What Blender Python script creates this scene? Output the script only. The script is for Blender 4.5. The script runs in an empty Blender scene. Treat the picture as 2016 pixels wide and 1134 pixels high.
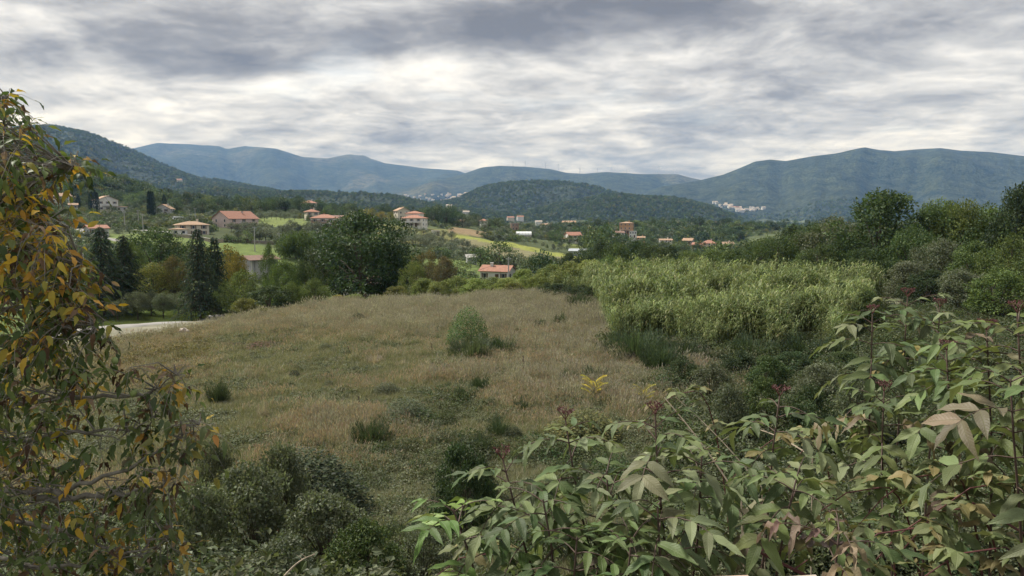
import bpy, math, random
import numpy as np
from mathutils import Vector, Matrix, Euler

# ------------------------------------------------------------------ camera, sky, sun, exposure
scene = bpy.context.scene
col = scene.collection
R = math.radians
F = 1400.0                                   # focal length in photograph pixels (2016 wide)
PITCH = math.atan((567 - 430) / F)
cam_d = bpy.data.cameras.new('camera')
cam_d.sensor_width = 36.0
cam_d.lens = 36.0 * F / 2016
cam_d.clip_start = 0.05
cam_d.clip_end = 40000
cam = bpy.data.objects.new('camera', cam_d)
col.objects.link(cam)
cam.rotation_euler = (math.pi / 2 - PITCH, 0, 0)
scene.camera = cam

SUN_EL, SUN_AZ = R(52), R(-62)               # azimuth from +Y towards +X
scene.view_settings.view_transform = 'Standard'
scene.view_settings.look = 'None'
scene.view_settings.exposure = 1.0
scene.view_settings.gamma = 1.0
scene.view_settings.use_curve_mapping = False
scene.render.engine = 'CYCLES'
scene.cycles.max_bounces = 6
scene.cycles.diffuse_bounces = 3
scene.cycles.transmission_bounces = 4
scene.cycles.volume_bounces = 0
scene.cycles.transparent_max_bounces = 8
scene.cycles.sample_clamp_indirect = 4.0

sun_d = bpy.data.lights.new('sun', 'SUN')
sun_d.energy = 3.2
sun_d.angle = R(7)
sun_d.color = (1.0, 0.965, 0.90)
sun = bpy.data.objects.new('sun', sun_d)
col.objects.link(sun)
sv = Vector((math.sin(SUN_AZ) * math.cos(SUN_EL), math.cos(SUN_AZ) * math.cos(SUN_EL), math.sin(SUN_EL)))
sun.rotation_euler = sv.to_track_quat('Z', 'Y').to_euler()


class NT:
    """small helper round a node tree"""
    def __init__(s, tree):
        s.t = tree
        tree.nodes.clear()

    def n(s, kind, ins=None, **kw):
        nd = s.t.nodes.new(kind)
        for k, v in kw.items():
            setattr(nd, k, v)
        for k, v in (ins or {}).items():
            s.set(nd, k, v)
        return nd

    def set(s, nd, k, v):
        sock = nd.inputs[k]
        if hasattr(v, 'outputs'):
            v = v.outputs[0]
        if isinstance(v, bpy.types.NodeSocket):
            s.t.links.new(v, sock)
        else:
            sock.default_value = v

    def math(s, op, a, b=None, c=None, clamp=False):
        nd = s.n('ShaderNodeMath', operation=op, use_clamp=clamp)
        for i, v in enumerate((a, b, c)):
            if v is not None:
                s.set(nd, i, v)
        return nd.outputs[0]

    def vmath(s, op, a, b=None):
        nd = s.n('ShaderNodeVectorMath', operation=op)
        s.set(nd, 0, a)
        if b is not None:
            s.set(nd, 1, b)
        return nd.outputs[0]

    def mix(s, fac, a, b, mode='MIX'):
        nd = s.n('ShaderNodeMix', data_type='RGBA', blend_type=mode)
        s.set(nd, 0, fac)
        s.set(nd, 6, a if not isinstance(a, tuple) else (*a[:3], 1))
        s.set(nd, 7, b if not isinstance(b, tuple) else (*b[:3], 1))
        return nd.outputs[2]

    def ramp(s, fac, stops, interp='LINEAR'):
        nd = s.n('ShaderNodeValToRGB')
        nd.color_ramp.interpolation = interp
        el = nd.color_ramp.elements
        while len(el) < len(stops):
            el.new(0.5)
        for e, (p, c) in zip(el, stops):
            e.position = p
            e.color = (*c, 1) if isinstance(c, tuple) else (c, c, c, 1)
        s.set(nd, 0, fac)
        return nd.outputs[0]

    def noise(s, vec, scale, detail=4, rough=0.55, dist=0.0):
        nd = s.n('ShaderNodeTexNoise')
        if vec is not None:
            s.set(nd, 'Vector', vec)
        nd.inputs['Scale'].default_value = scale
        nd.inputs['Detail'].default_value = detail
        nd.inputs['Roughness'].default_value = rough
        nd.inputs['Distortion'].default_value = dist
        return nd.outputs[0]


def sky_plane(px, py):
    """direction of a photograph pixel on the flat cloud deck"""
    u, v = (px - 1008) / F, (567 - py) / F
    c, s_ = math.cos(PITCH), math.sin(PITCH)
    d = Vector((u, c + s_ * v, -s_ + c * v)).normalized()
    return d.x / (d.z + 0.16), d.y / (d.z + 0.16)


def build_world():
    w = bpy.data.worlds.new('World')
    scene.world = w
    w.use_nodes = True
    T = NT(w.node_tree)
    tc = T.n('ShaderNodeTexCoord')
    sep = T.n('ShaderNodeSeparateXYZ', {0: tc.outputs['Generated']})
    zc = T.math('ADD', T.math('MAXIMUM', sep.outputs[2], 0.0), 0.16)
    X = T.math('DIVIDE', sep.outputs[0], zc)
    Y = T.math('DIVIDE', sep.outputs[1], zc)
    P = T.n('ShaderNodeCombineXYZ', {0: X, 1: Y, 2: 0.0}).outputs[0]
    wn = T.n('ShaderNodeTexNoise', {'Vector': P})
    wn.inputs['Scale'].default_value = 1.3
    wn.inputs['Detail'].default_value = 4
    warp = T.vmath('MULTIPLY', T.vmath('SUBTRACT', wn.outputs['Color'], (0.5, 0.5, 0.5)), (0.45, 0.35, 0.0))
    Pw = T.vmath('ADD', P, warp)
    big = T.noise(T.vmath('MULTIPLY', Pw, (0.70, 0.80, 1)), 1.1, 4, 0.5)
    mid = T.noise(T.vmath('ADD', T.vmath('MULTIPLY', Pw, (0.95, 1.05, 1)), (7.3, 2.1, 0)), 2.9, 7, 0.58)
    fine = T.noise(T.vmath('ADD', T.vmath('MULTIPLY', Pw, (1.0, 1.1, 1)), (1.3, 9.1, 0)), 9.0, 7, 0.60)
    val = T.math('ADD', T.math('MULTIPLY', big, 0.60), T.math('MULTIPLY', mid, 0.66))
    val = T.math('ADD', val, T.math('MULTIPLY', fine, 0.26))
    val = T.math('SUBTRACT', val, 0.745)         # positive = thin bright cloud
    val = T.math('MULTIPLY', val, 1.75)
    # the cloud banks and thin places that the photograph shows, on the deck itself
    for (px, py, sx, sy, amp) in SKY_BANKS:
        cx, cy = sky_plane(px, py)
        dx = T.math('MULTIPLY', T.math('SUBTRACT', X, cx), 1 / sx)
        dy = T.math('MULTIPLY', T.math('SUBTRACT', Y, cy), 1 / sy)
        r2 = T.math('ADD', T.math('MULTIPLY', dx, dx), T.math('MULTIPLY', dy, dy))
        g = T.math('POWER', 2.718, T.math('MULTIPLY', r2, -1.0))
        val = T.math('ADD', val, T.math('MULTIPLY', g, amp))
    k = T.math('ADD', val, 0.5, clamp=True)
    cloud = T.ramp(k, [(0.0, (0.112, 0.107, 0.102)), (0.25, (0.185, 0.180, 0.174)), (0.48, (0.330, 0.325, 0.316)),
                       (0.68, (0.49, 0.482, 0.465)), (0.88, (0.66, 0.642, 0.605)), (1.0, (0.78, 0.755, 0.70))])
    # bright around the veiled sun
    sd = T.n('ShaderNodeVectorMath', {0: tc.outputs['Generated'], 1: tuple(sv)}, operation='DOT_PRODUCT').outputs['Value']
    glow = T.math('POWER', T.math('MAXIMUM', sd, 0.0), 6.0)
    cloud = T.mix(1.0, cloud, T.n('ShaderNodeCombineColor', {0: T.math('MULTIPLY_ADD', glow, 0.50, 0.90), 1: T.math('MULTIPLY_ADD', glow, 0.46, 0.90), 2: T.math('MULTIPLY_ADD', glow, 0.38, 0.91)}).outputs[0], 'MULTIPLY')
    sky = T.n('ShaderNodeTexSky', sky_type='NISHITA')
    sky.sun_disc = False
    sky.sun_elevation = SUN_EL
    sky.sun_rotation = SUN_AZ
    sky.altitude = 300
    skyc = T.vmath('MULTIPLY', sky.outputs[0], (0.085, 0.085, 0.085))
    gap = T.ramp(T.noise(T.vmath('ADD', Pw, (3.7, 5.2, 0)), 0.9, 4, 0.55), [(0.58, 0.02), (0.76, 0.32)])
    final = T.mix(gap, cloud, skyc)
    bg = T.n('ShaderNodeBackground', {'Color': final, 'Strength': 1.0})
    out = T.n('ShaderNodeOutputWorld')
    T.t.links.new(bg.outputs[0], out.inputs['Surface'])


# px, py, half-widths on the deck, + thin / - thick
SKY_BANKS = [
    (250, 60, 0.52, 0.25, -0.34), (470, 125, 0.28, 0.15, -0.42), (1150, 15, 0.68, 0.18, -0.44), (930, 75, 0.36, 0.16, -0.28), (230, 130, 0.3, 0.14, -0.16),
    (680, 150, 0.50, 0.26, 0.20), (800, 215, 0.6, 0.3, 0.06), (40, 40, 0.28, 0.15, 0.24), (640, 25, 0.24, 0.13, 0.28), (250, 225, 0.9, 0.4, 0.02),
    (1250, 130, 0.42, 0.2, 0.14), (1720, 70, 0.4, 0.22, -0.12), (1750, 190, 0.7, 0.45, -0.10), (1600, 30, 0.17, 0.11, 0.1), (1000, 290, 1.3, 0.5, -0.06)]
build_world()

# ------------------------------------------------------------------ small numeric helpers
rng = np.random.default_rng(7)
random.seed(7)
CP, SP = math.cos(PITCH), math.sin(PITCH)


def at(px, py, d):
    """point on the sight line of a photograph pixel, d metres ahead"""
    u, v = (px - 1008) / F, (567 - py) / F
    t = d / (CP + SP * v)
    return Vector((u * t, d, t * (-SP + CP * v)))


def project(x, y, z):
    f = y * CP - z * SP
    v = y * SP + z * CP
    return 1008 + F * x / f, 567 - F * v / f


def _hash(ix, iy, seed):
    h = (ix.astype(np.int64) * 374761393 + iy.astype(np.int64) * 668265263 + seed * 974634533) & 0x7fffffff
    h = ((h ^ (h >> 13)) * 1274126177) & 0x7fffffff
    return ((h ^ (h >> 16)) & 0xffff) / 65535.0


def vnoise(x, y, seed=0):
    x = np.asarray(x, float); y = np.asarray(y, float)
    ix, iy = np.floor(x), np.floor(y)
    fx, fy = x - ix, y - iy
    fx = fx * fx * (3 - 2 * fx); fy = fy * fy * (3 - 2 * fy)
    a, b = _hash(ix, iy, seed), _hash(ix + 1, iy, seed)
    c, d = _hash(ix, iy + 1, seed), _hash(ix + 1, iy + 1, seed)
    return (a + (b - a) * fx) * (1 - fy) + (c + (d - c) * fx) * fy


def fbm(x, y, seed=0, oct=4):
    r, a, t = 0.0, 0.5, 0.0
    for i in range(oct):
        r = r + a * vnoise(x * 2 ** i, y * 2 ** i, seed + i * 17)
        t += a
        a *= 0.5
    return r / t                              # 0..1


# ------------------------------------------------------------------ the lie of the land (camera at z = 0)
D_ROWS = [0.3, 1.6, 3, 5, 8, 14, 20, 40, 60, 75, 90, 120, 160, 230, 300, 400, 550, 800, 1200, 2000, 4000, 14000]
NEAR = [-1.6, -1.75, -2.5, -3.6, -5.0, -7.0, -8.1]
Z_COLS = {
    -900: NEAR + [-9.6, -10.5, -11.3, -12, -12, -12, -8, -1, 9, 25, 60, 90, 20, -30, -60],
    100: NEAR + [-9.3, -10.2, -11.3, -12.5, -13, -13, -9.5, -4.8, 2.5, 12, 32, 40, 0, -35, -60],
    400: NEAR + [-8.9, -9.3, -11.2, -12.5, -14, -13.5, -10.8, -4.6, 0, 8, 16, 10, -25, -35, -60],
    700: NEAR + [-8.4, -8.3, -8.8, -11, -14, -16, -14.5, -8.5, -2, 4, -2, -18, -30, -35, -60],
    900: NEAR + [-8.2, -8.2, -8.5, -10.5, -14, -17, -15.8, -11.3, -6.5, -2.5, -10, -22, -30, -35, -60],
    1100: NEAR + [-8.1, -8.0, -8.2, -9.2, -13, -18, -20, -17.3, -15, -14.3, -15, -19, -28, -35, -60],
    1400: NEAR + [-8.0, -7.9, -8.0, -8.3, -9.5, -14, -20, -22, -22, -22, -24, -28, -36, -40, -60],
    1700: NEAR + [-7.8, -7.8, -7.9, -8.1, -8.8, -11, -18, -22, -25, -26, -28, -32, -38, -40, -60],
    2900: NEAR + [-7.6, -7.6, -7.6, -7.8, -8.3, -10, -16, -22, -25, -26, -28, -32, -38, -40, -60],
}
_cx = np.array(sorted(Z_COLS))
_ld = np.log(np.array(D_ROWS))
_tab = np.array([Z_COLS[c] for c in _cx], float)
_GX = np.linspace(-900, 2900, 240)
_GL = np.linspace(_ld[0], _ld[-1], 420)
_t1 = np.array([np.interp(_GL, _ld, r) for r in _tab])
_t2 = np.array([np.interp(_GX, _cx, _t1[:, j]) for j in range(_t1.shape[1])]).T
for _ in range(3):                             # round off the kinks
    for _k, _ax in ((9, 0), (5, 1)):
        ker = np.ones(_k) / _k
        pad = np.pad(_t2, [(_k // 2, _k // 2) if a == _ax else (0, 0) for a in (0, 1)], mode='edge')
        _t2 = np.apply_along_axis(lambda m: np.convolve(m, ker, 'valid'), _ax, pad)

# ridges: crest line in (pixel column, pixel row) at its distance, reach towards and away from the camera
RIDGES = [
    (780, 430, 500, [(-900, 170), (-300, 225), (0, 268), (60, 292), (120, 316), (200, 343), (280, 371), (350, 390), (450, 404), (560, 425), (700, 450)]),
    (3300, 2000, 1500, [(-900, 190), (-300, 225), (0, 262), (65, 254), (120, 252), (190, 265), (230, 280), (285, 303), (330, 325), (380, 345), (420, 352), (480, 363), (560, 378), (700, 400), (900, 440)]),
    (9500, 4200, 2500, [(-200, 330), (200, 312), (285, 292), (320, 284), (380, 285), (440, 290), (455, 296), (490, 290), (550, 295), (600, 311), (650, 314), (690, 305), (720, 308), (760, 322), (830, 332), (900, 337), (920, 343), (1000, 352), (1300, 370), (1500, 400)]),
    (7200, 3000, 2000, [(600, 420), (880, 352), (915, 343), (950, 331), (985, 328), (1035, 330), (1080, 334), (1120, 342), (1150, 343), (1190, 340), (1230, 342), (1260, 344), (1330, 344), (1355, 351), (1380, 356), (1450, 360), (1700, 380), (2100, 420)]),
    (3000, 1100, 900, [(600, 425), (800, 408), (900, 393), (950, 369), (1000, 360), (1060, 357), (1120, 359), (1160, 365), (1200, 377), (1260, 392), (1340, 405), (1450, 440), (1600, 470)]),
    (2300, 750, 700, [(950, 450), (1050, 415), (1120, 398), (1190, 385), (1230, 385), (1270, 389), (1320, 391), (1360, 397), (1400, 408), (1440, 424), (1480, 442), (1530, 458), (1650, 480)]),
    (5400, 2600, 2500, [(1150, 420), (1300, 368), (1370, 357), (1420, 345), (1450, 333), (1480, 320), (1510, 316), (1540, 319), (1590, 310), (1640, 304), (1690, 292), (1720, 297), (1750, 300), (1800, 296), (1840, 294), (1880, 299), (1940, 302), (2016, 311), (2100, 315), (2400, 300), (2900, 280)]),
    (2000, 750, 700, [(100, 400), (400, 372), (480, 376), (560, 380), (640, 379), (720, 382), (780, 386), (850, 402), (920, 412), (1000, 424), (1150, 445)]),
]


def H(x, y):
    """ground height"""
    x = np.asarray(x, float); y = np.asarray(y, float)
    yy = np.maximum(y, 0.31)
    px = np.clip(1008 + F * x / yy, -899, 2899)
    fx = (px + 900) / 3800 * (len(_GX) - 1)
    fl = (np.log(np.minimum(yy, 12600)) - _GL[0]) / (_GL[-1] - _GL[0]) * (len(_GL) - 1)
    ix = np.clip(fx.astype(int), 0, len(_GX) - 2); il = np.clip(fl.astype(int), 0, len(_GL) - 2)
    fx = fx - ix; fl = fl - il
    z = (_t2[ix, il] * (1 - fx) + _t2[ix + 1, il] * fx) * (1 - fl) + (_t2[ix, il + 1] * (1 - fx) + _t2[ix + 1, il + 1] * fx) * fl
    z = np.where(y < 0.31, -1.6, z)
    z = z + (fbm(x / 9, y / 9, 3, 3) - 0.5) * np.clip((yy - 6) / 30, 0, 1) * 0.9 * np.clip(yy / 60, 0.4, 2.5)
    far = y > 250
    if np.any(far):
        z_all, z = z, z[far]
        px, yy, xf = px[far], yy[far], x[far]
        top = np.full(px.shape, -1e9)
        for k, (d0, wf, wb, pts) in enumerate(RIDGES):
            pp = np.array(pts, float)
            crest_y = np.interp(px, pp[:, 0], pp[:, 1])
            wob = (fbm(px / 90.0, np.full_like(px, k * 3.1), 40 + k, 3) - 0.5) * 0.16
            dd = d0 * (1 + wob)
            zc = dd * ((430 - crest_y) / F)
            # spurs and gullies running down the slopes
            t = (yy - dd) / np.where(yy < dd, wf, wb)
            spur = (fbm(xf / (d0 * 0.10), yy / (d0 * 0.16), 60 + k, 4) - 0.5) * 1.5
            prof = np.cos(np.clip(t, -1, 1) * math.pi / 2) ** 1.35
            zb = -45.0
            pr = np.clip(prof + spur * 0.34 * np.sin(np.clip(np.abs(t), 0, 1) * math.pi), 0, 1.0)
            h = zb * (1 - pr) + (zc / dd) * yy * pr           # the crest stays the skyline
            h = np.where(np.abs(t) >= 1, -1e9, h)
            top = np.maximum(top, h)
        z_all[far] = np.maximum(z, top)
        z = z_all
    return z


HG = {}


def Hf(x, y):
    """ground height read back from the finished land mesh"""
    if not HG:
        return H(x, y)
    x = np.asarray(x, float); y = np.maximum(np.asarray(y, float), 0.3001)
    fu = np.clip((x / (y + 6) - HG['u0']) / HG['du'], 0, HG['nu'] - 1.001)
    fd = np.clip((np.log(y) - HG['l0']) / HG['dl'], 0, HG['nd'] - 1.001)
    iu, il = fu.astype(int), fd.astype(int)
    fu, fd = fu - iu, fd - il
    Z = HG['z']
    return (Z[il, iu] * (1 - fu) + Z[il, iu + 1] * fu) * (1 - fd) + (Z[il + 1, iu] * (1 - fu) + Z[il + 1, iu + 1] * fu) * fd


def G(px, d):
    """ground point seen in pixel column px, d metres ahead"""
    x = (px - 1008) / F * d
    for _ in range(4):
        z = float(Hf(np.array([x]), np.array([float(d)]))[0])
        f = d * CP - z * SP
        x = (px - 1008) / F * f
    return Vector((x, d, z))


def Hs(x, y):
    return float(Hf(np.array([x]), np.array([y]))[0])

# ------------------------------------------------------------------ materials
MATS = {}


def new_mat(name):
    m = bpy.data.materials.new(name)
    m.use_nodes = True
    T = NT(m.node_tree)
    MATS[name] = m
    return m, T


def finish(T, shader):
    out = T.n('ShaderNodeOutputMaterial')
    T.t.links.new(shader if isinstance(shader, bpy.types.NodeSocket) else shader.outputs[0], out.inputs['Surface'])


def foliage_mat(name, trans=0.3, gloss=0.35, vary=0.35, use_obj_color=False, veins=False, satur=1.0, bright=1.0):
    """leaf: colour from the mesh (or the object), a random shift per plant, light passing through"""
    m, T = new_mat(name)
    info = T.n('ShaderNodeObjectInfo')
    if use_obj_color:
        c = info.outputs['Color']
    else:
        c = T.n('ShaderNodeAttribute', attribute_name='Col').outputs['Color']
    k = T.math('MULTIPLY_ADD', info.outputs['Random'], vary * bright, (1 - vary / 2) * bright)
    hsv = T.n('ShaderNodeHueSaturation', {'Color': c, 'Value': k, 'Saturation': satur})
    T.set(hsv, 'Hue', T.math('MULTIPLY_ADD', T.math('FRACT', T.math('MULTIPLY', info.outputs['Random'], 7.13)), 0.03, 0.485))
    c = hsv.outputs[0]
    bump = None
    if veins:
        uv = T.n('ShaderNodeSeparateXYZ', {0: T.n('ShaderNodeUVMap').outputs[0]})
        geo = T.n('ShaderNodeNewGeometry')
        av = T.math('ABSOLUTE', uv.outputs[1])
        midrib = T.math('SUBTRACT', 1.0, T.math('MULTIPLY', av, 14.0), clamp=True)
        saw = T.math('FRACT', T.math('MULTIPLY', T.math('SUBTRACT', uv.outputs[0], T.math('MULTIPLY', av, 0.22)), 11.0))
        lat = T.math('SUBTRACT', 1.0, T.math('MULTIPLY', T.math('ABSOLUTE', T.math('SUBTRACT', saw, 0.5)), 7.0), clamp=True)
        v = T.math('MAXIMUM', midrib, T.math('MULTIPLY', lat, 0.45))
        obj = T.n('ShaderNodeTexCoord').outputs['Object']
        blot = T.noise(T.vmath('ADD', obj, T.n('ShaderNodeCombineXYZ', {0: T.math('MULTIPLY', info.outputs['Random'], 50.0), 1: 0.0, 2: 0.0}).outputs[0]), 34.0, 4, 0.6)
        c = T.mix(T.math('MULTIPLY', v, 0.30), c, (0.26, 0.28, 0.15))
        c = T.mix(T.ramp(blot, [(0.60, 0.0), (0.70, 0.6)]), c, (0.06, 0.05, 0.03))
        pale = T.noise(obj, 60.0, 3, 0.6)
        c = T.mix(T.ramp(pale, [(0.45, 0.0), (0.75, 0.16)]), c, (0.26, 0.29, 0.20))
        c = T.mix(T.math('MULTIPLY', geo.outputs['Backfacing'], 0.25), c, (0.26, 0.29, 0.2))
        bump = T.n('ShaderNodeBump', {'Height': T.math('SUBTRACT', T.math('MULTIPLY', blot, 0.6), v), 'Strength': 0.5, 'Distance': 0.003})
    pr = T.n('ShaderNodeBsdfPrincipled', {'Base Color': c, 'Roughness': 0.5, 'Specular IOR Level': gloss})
    tl = T.n('ShaderNodeBsdfTranslucent', {'Color': T.mix(1.0, c, (1.15, 1.2, 0.6), 'MULTIPLY')})
    if bump:
        T.set(pr, 'Normal', bump.outputs[0])
    finish(T, T.n('ShaderNodeMixShader', {0: trans, 1: pr, 2: tl}))
    return m


foliage_mat('leaf', gloss=0.15)
foliage_mat('leaf_far', trans=0.15, gloss=0.15, vary=0.55, bright=1.22)
foliage_mat('grass', trans=0.3, gloss=0.15, vary=0.45, bright=1.18, satur=0.88)
foliage_mat('leaf_each', trans=0.22, gloss=0.28, vary=0.55, use_obj_color=True, veins=True)


def plain_mat(name, c, rough=0.8, spec=0.3, noise=0.0, nscale=3.0, metal=0.0, bump=0.0):
    m, T = new_mat(name)
    base = (*c, 1)
    bsdf = T.n('ShaderNodeBsdfPrincipled', {'Roughness': rough, 'Specular IOR Level': spec, 'Metallic': metal})
    if noise:
        obj = T.n('ShaderNodeTexCoord').outputs['Object']
        n = T.noise(obj, nscale, 5, 0.6)
        T.set(bsdf, 'Base Color', T.mix(T.ramp(n, [(0.3, 0.0), (0.7, 1.0)]), tuple(v * (1 - noise) for v in c), tuple(min(1, v * (1 + noise)) for v in c)))
        if bump:
            T.set(bsdf, 'Normal', T.n('ShaderNodeBump', {'Height': n, 'Strength': 0.6, 'Distance': bump}).outputs[0])
    else:
        bsdf.inputs['Base Color'].default_value = base
    finish(T, bsdf)
    return m


plain_mat('bark', (0.085, 0.07, 0.055), 0.9, 0.15, 0.45, 9.0, bump=0.02)
plain_mat('bark_pale', (0.19, 0.175, 0.155), 0.85, 0.2, 0.4, 14.0, bump=0.006)
plain_mat('stem_dark', (0.075, 0.05, 0.04), 0.7, 0.3, 0.4, 20.0)
plain_mat('stem_red', (0.10, 0.035, 0.035), 0.6, 0.35, 0.3, 30.0)
plain_mat('twig_dry', (0.30, 0.25, 0.19), 0.85, 0.2, 0.3, 25.0)
plain_mat('walnut_husk', (0.20, 0.25, 0.09), 0.6, 0.3, 0.25, 30.0)
plain_mat('plaster_white', (0.62, 0.61, 0.58), 0.85, 0.2, 0.10, 0.6)
plain_mat('plaster_grey', (0.42, 0.42, 0.42), 0.85, 0.2, 0.14, 0.5)
plain_mat('plaster_pink', (0.54, 0.43, 0.40), 0.85, 0.2, 0.10, 0.5)
plain_mat('plaster_cream', (0.55, 0.50, 0.41), 0.85, 0.2, 0.10, 0.5)
plain_mat('plaster_orange', (0.52, 0.31, 0.17), 0.85, 0.2, 0.10, 0.5)
plain_mat('plaster_brown', (0.30, 0.21, 0.16), 0.85, 0.2, 0.15, 0.5)
plain_mat('plaster_yellow', (0.50, 0.33, 0.10), 0.85, 0.2, 0.15, 0.5)
plain_mat('stone_wall', (0.27, 0.235, 0.20), 0.9, 0.2, 0.3, 1.2)
plain_mat('pane', (0.035, 0.04, 0.05), 0.15, 0.6)
plain_mat('wood_brown', (0.10, 0.06, 0.035), 0.7, 0.3)
plain_mat('shutter', (0.13, 0.09, 0.06), 0.7, 0.3)
plain_mat('frame_white', (0.6, 0.6, 0.58), 0.6, 0.3)
plain_mat('metal_grey', (0.35, 0.38, 0.42), 0.5, 0.4, 0.1, 1.0)
plain_mat('concrete', (0.36, 0.35, 0.33), 0.9, 0.2, 0.2, 1.5)
plain_mat('plastic_film', (0.72, 0.74, 0.72), 0.4, 0.4, 0.06, 1.0)
plain_mat('van_white', (0.72, 0.74, 0.75), 0.35, 0.5)
plain_mat('tyre', (0.02, 0.02, 0.02), 0.9, 0.2)
plain_mat('turbine_white', (0.5, 0.52, 0.55), 0.5, 0.3)
plain_mat('cable_black', (0.03, 0.03, 0.032), 0.9, 0.2)  # near-black sheathing of the overhead cables
plain_mat('stone_pale', (0.34, 0.30, 0.25), 0.9, 0.2, 0.25, 16.0, bump=0.01)
plain_mat('brick_pink', (0.36, 0.27, 0.22), 0.9, 0.2, 0.3, 22.0, bump=0.006)


def roof_mat(name, c):
    m, T = new_mat(name)
    obj = T.n('ShaderNodeTexCoord').outputs['Object']
    n = T.noise(obj, 1.6, 5, 0.65)
    n2 = T.noise(obj, 9.0, 3, 0.6)
    cc = T.mix(T.ramp(n, [(0.3, 0.0), (0.7, 1.0)]), tuple(v * 0.72 for v in c), tuple(v * 1.18 for v in c))
    cc = T.mix(T.math('MULTIPLY', n2, 0.35), cc, (0.20, 0.16, 0.13))
    wv = T.n('ShaderNodeTexWave', {'Vector': obj, 'Scale': 2.2, 'Distortion': 0.3}, wave_type='BANDS', bands_direction='X')
    bp = T.n('ShaderNodeBump', {'Height': wv.outputs[1], 'Strength': 0.5, 'Distance': 0.06})
    finish(T, T.n('ShaderNodeBsdfPrincipled', {'Base Color': cc, 'Roughness': 0.85, 'Specular IOR Level': 0.2, 'Normal': bp.outputs[0]}))


roof_mat('roof_red', (0.37, 0.185, 0.13))
roof_mat('roof_pale', (0.40, 0.27, 0.18))
roof_mat('roof_dark', (0.22, 0.14, 0.11))


def terrain_mat():
    m, T = new_mat('land')
    pos = T.n('ShaderNodeNewGeometry').outputs['Position']
    c = T.n('ShaderNodeAttribute', attribute_name='Col').outputs['Color']
    wood = T.n('ShaderNodeAttribute', attribute_name='wood').outputs['Fac']
    n_s = T.noise(pos, 6.0, 5, 0.65)
    n_m = T.noise(pos, 0.35, 5, 0.6)
    n_l = T.noise(pos, 0.011, 5, 0.6)
    near = T.mix(1.0, c, T.ramp(T.math('ADD', T.math('MULTIPLY', n_s, 0.5), T.math('MULTIPLY', n_m, 0.5)), [(0.30, 0.55), (0.70, 1.5)]), 'MULTIPLY')
    # woods: crowns a few metres across
    vor = T.n('ShaderNodeTexVoronoi', {'Vector': pos, 'Scale': 0.085})
    n_w = T.noise(pos, 0.05, 6, 0.7)
    crown = T.math('SUBTRACT', 1.0, vor.outputs['Distance'])
    tint = T.ramp(T.math('ADD', T.math('MULTIPLY', n_l, 0.6), T.math('MULTIPLY', n_w, 0.4)), [(0.36, (0.34, 0.42, 0.45)), (0.5, (1.0, 1.0, 1.0)), (0.66, (1.7, 1.6, 1.35))])
    each = T.ramp(T.n('ShaderNodeSeparateColor', {0: vor.outputs['Color']}).outputs[0], [(0.0, 0.6), (1.0, 1.45)])
    woodc = T.mix(1.0, T.mix(1.0, c, tint, 'MULTIPLY'), each, 'MULTIPLY')
    cc = T.mix(wood, near, woodc)
    hgt = T.math('ADD', T.math('MULTIPLY', crown, 5.5), T.math('MULTIPLY', n_w, 14.0))
    b1 = T.n('ShaderNodeBump', {'Height': hgt, 'Strength': T.math('MULTIPLY', wood, 1.0), 'Distance': 1.0})
    b2 = T.n('ShaderNodeBump', {'Height': n_s, 'Strength': 0.5, 'Distance': 0.05, 'Normal': b1.outputs[0]})
    finish(T, T.n('ShaderNodeBsdfPrincipled', {'Base Color': cc, 'Roughness': 0.95, 'Specular IOR Level': 0.05, 'Normal': b2.outputs[0]}))


terrain_mat()


# ------------------------------------------------------------------ mesh helpers
def make_mesh(name, V, faces, cols=None, mat=None, smooth=False, uv=None, mats=None, fmat=None):
    """V (n,3); faces: list of int arrays of shape (k,3) or (k,4); cols (n,3) per vertex"""
    V = np.asarray(V, np.float32)
    faces = [np.asarray(f, np.int32) for f in faces if len(f)]
    me = bpy.data.meshes.new(name)
    me.vertices.add(len(V))
    me.vertices.foreach_set('co', V.ravel())
    loops = np.concatenate([f.ravel() for f in faces]) if faces else np.zeros(0, np.int32)
    tot = np.concatenate([np.full(len(f), f.shape[1], np.int32) for f in faces]) if faces else np.zeros(0, np.int32)
    start = np.concatenate([[0], np.cumsum(tot)[:-1]]).astype(np.int32) if len(tot) else tot
    me.loops.add(len(loops))
    me.loops.foreach_set('vertex_index', loops)
    me.polygons.add(len(tot))
    me.polygons.foreach_set('loop_start', start)
    me.polygons.foreach_set('loop_total', tot)
    me.polygons.foreach_set('use_smooth', np.full(len(tot), bool(smooth)))
    for mm in (mats or ([mat] if mat else [])):
        me.materials.append(MATS[mm])
    if fmat is not None:
        me.polygons.foreach_set('material_index', np.asarray(fmat, np.int32))
    if cols is not None:
        a = me.color_attributes.new('Col', 'FLOAT_COLOR', 'POINT')
        c4 = np.ones((len(V), 4), np.float32)
        c4[:, :3] = cols
        a.data.foreach_set('color', c4.ravel())
    if uv is not None:
        l = me.uv_layers.new(name='UVMap')
        l.data.foreach_set('uv', np.asarray(uv, np.float32)[loops].ravel())
    me.update(calc_edges=True)
    return me


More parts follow.
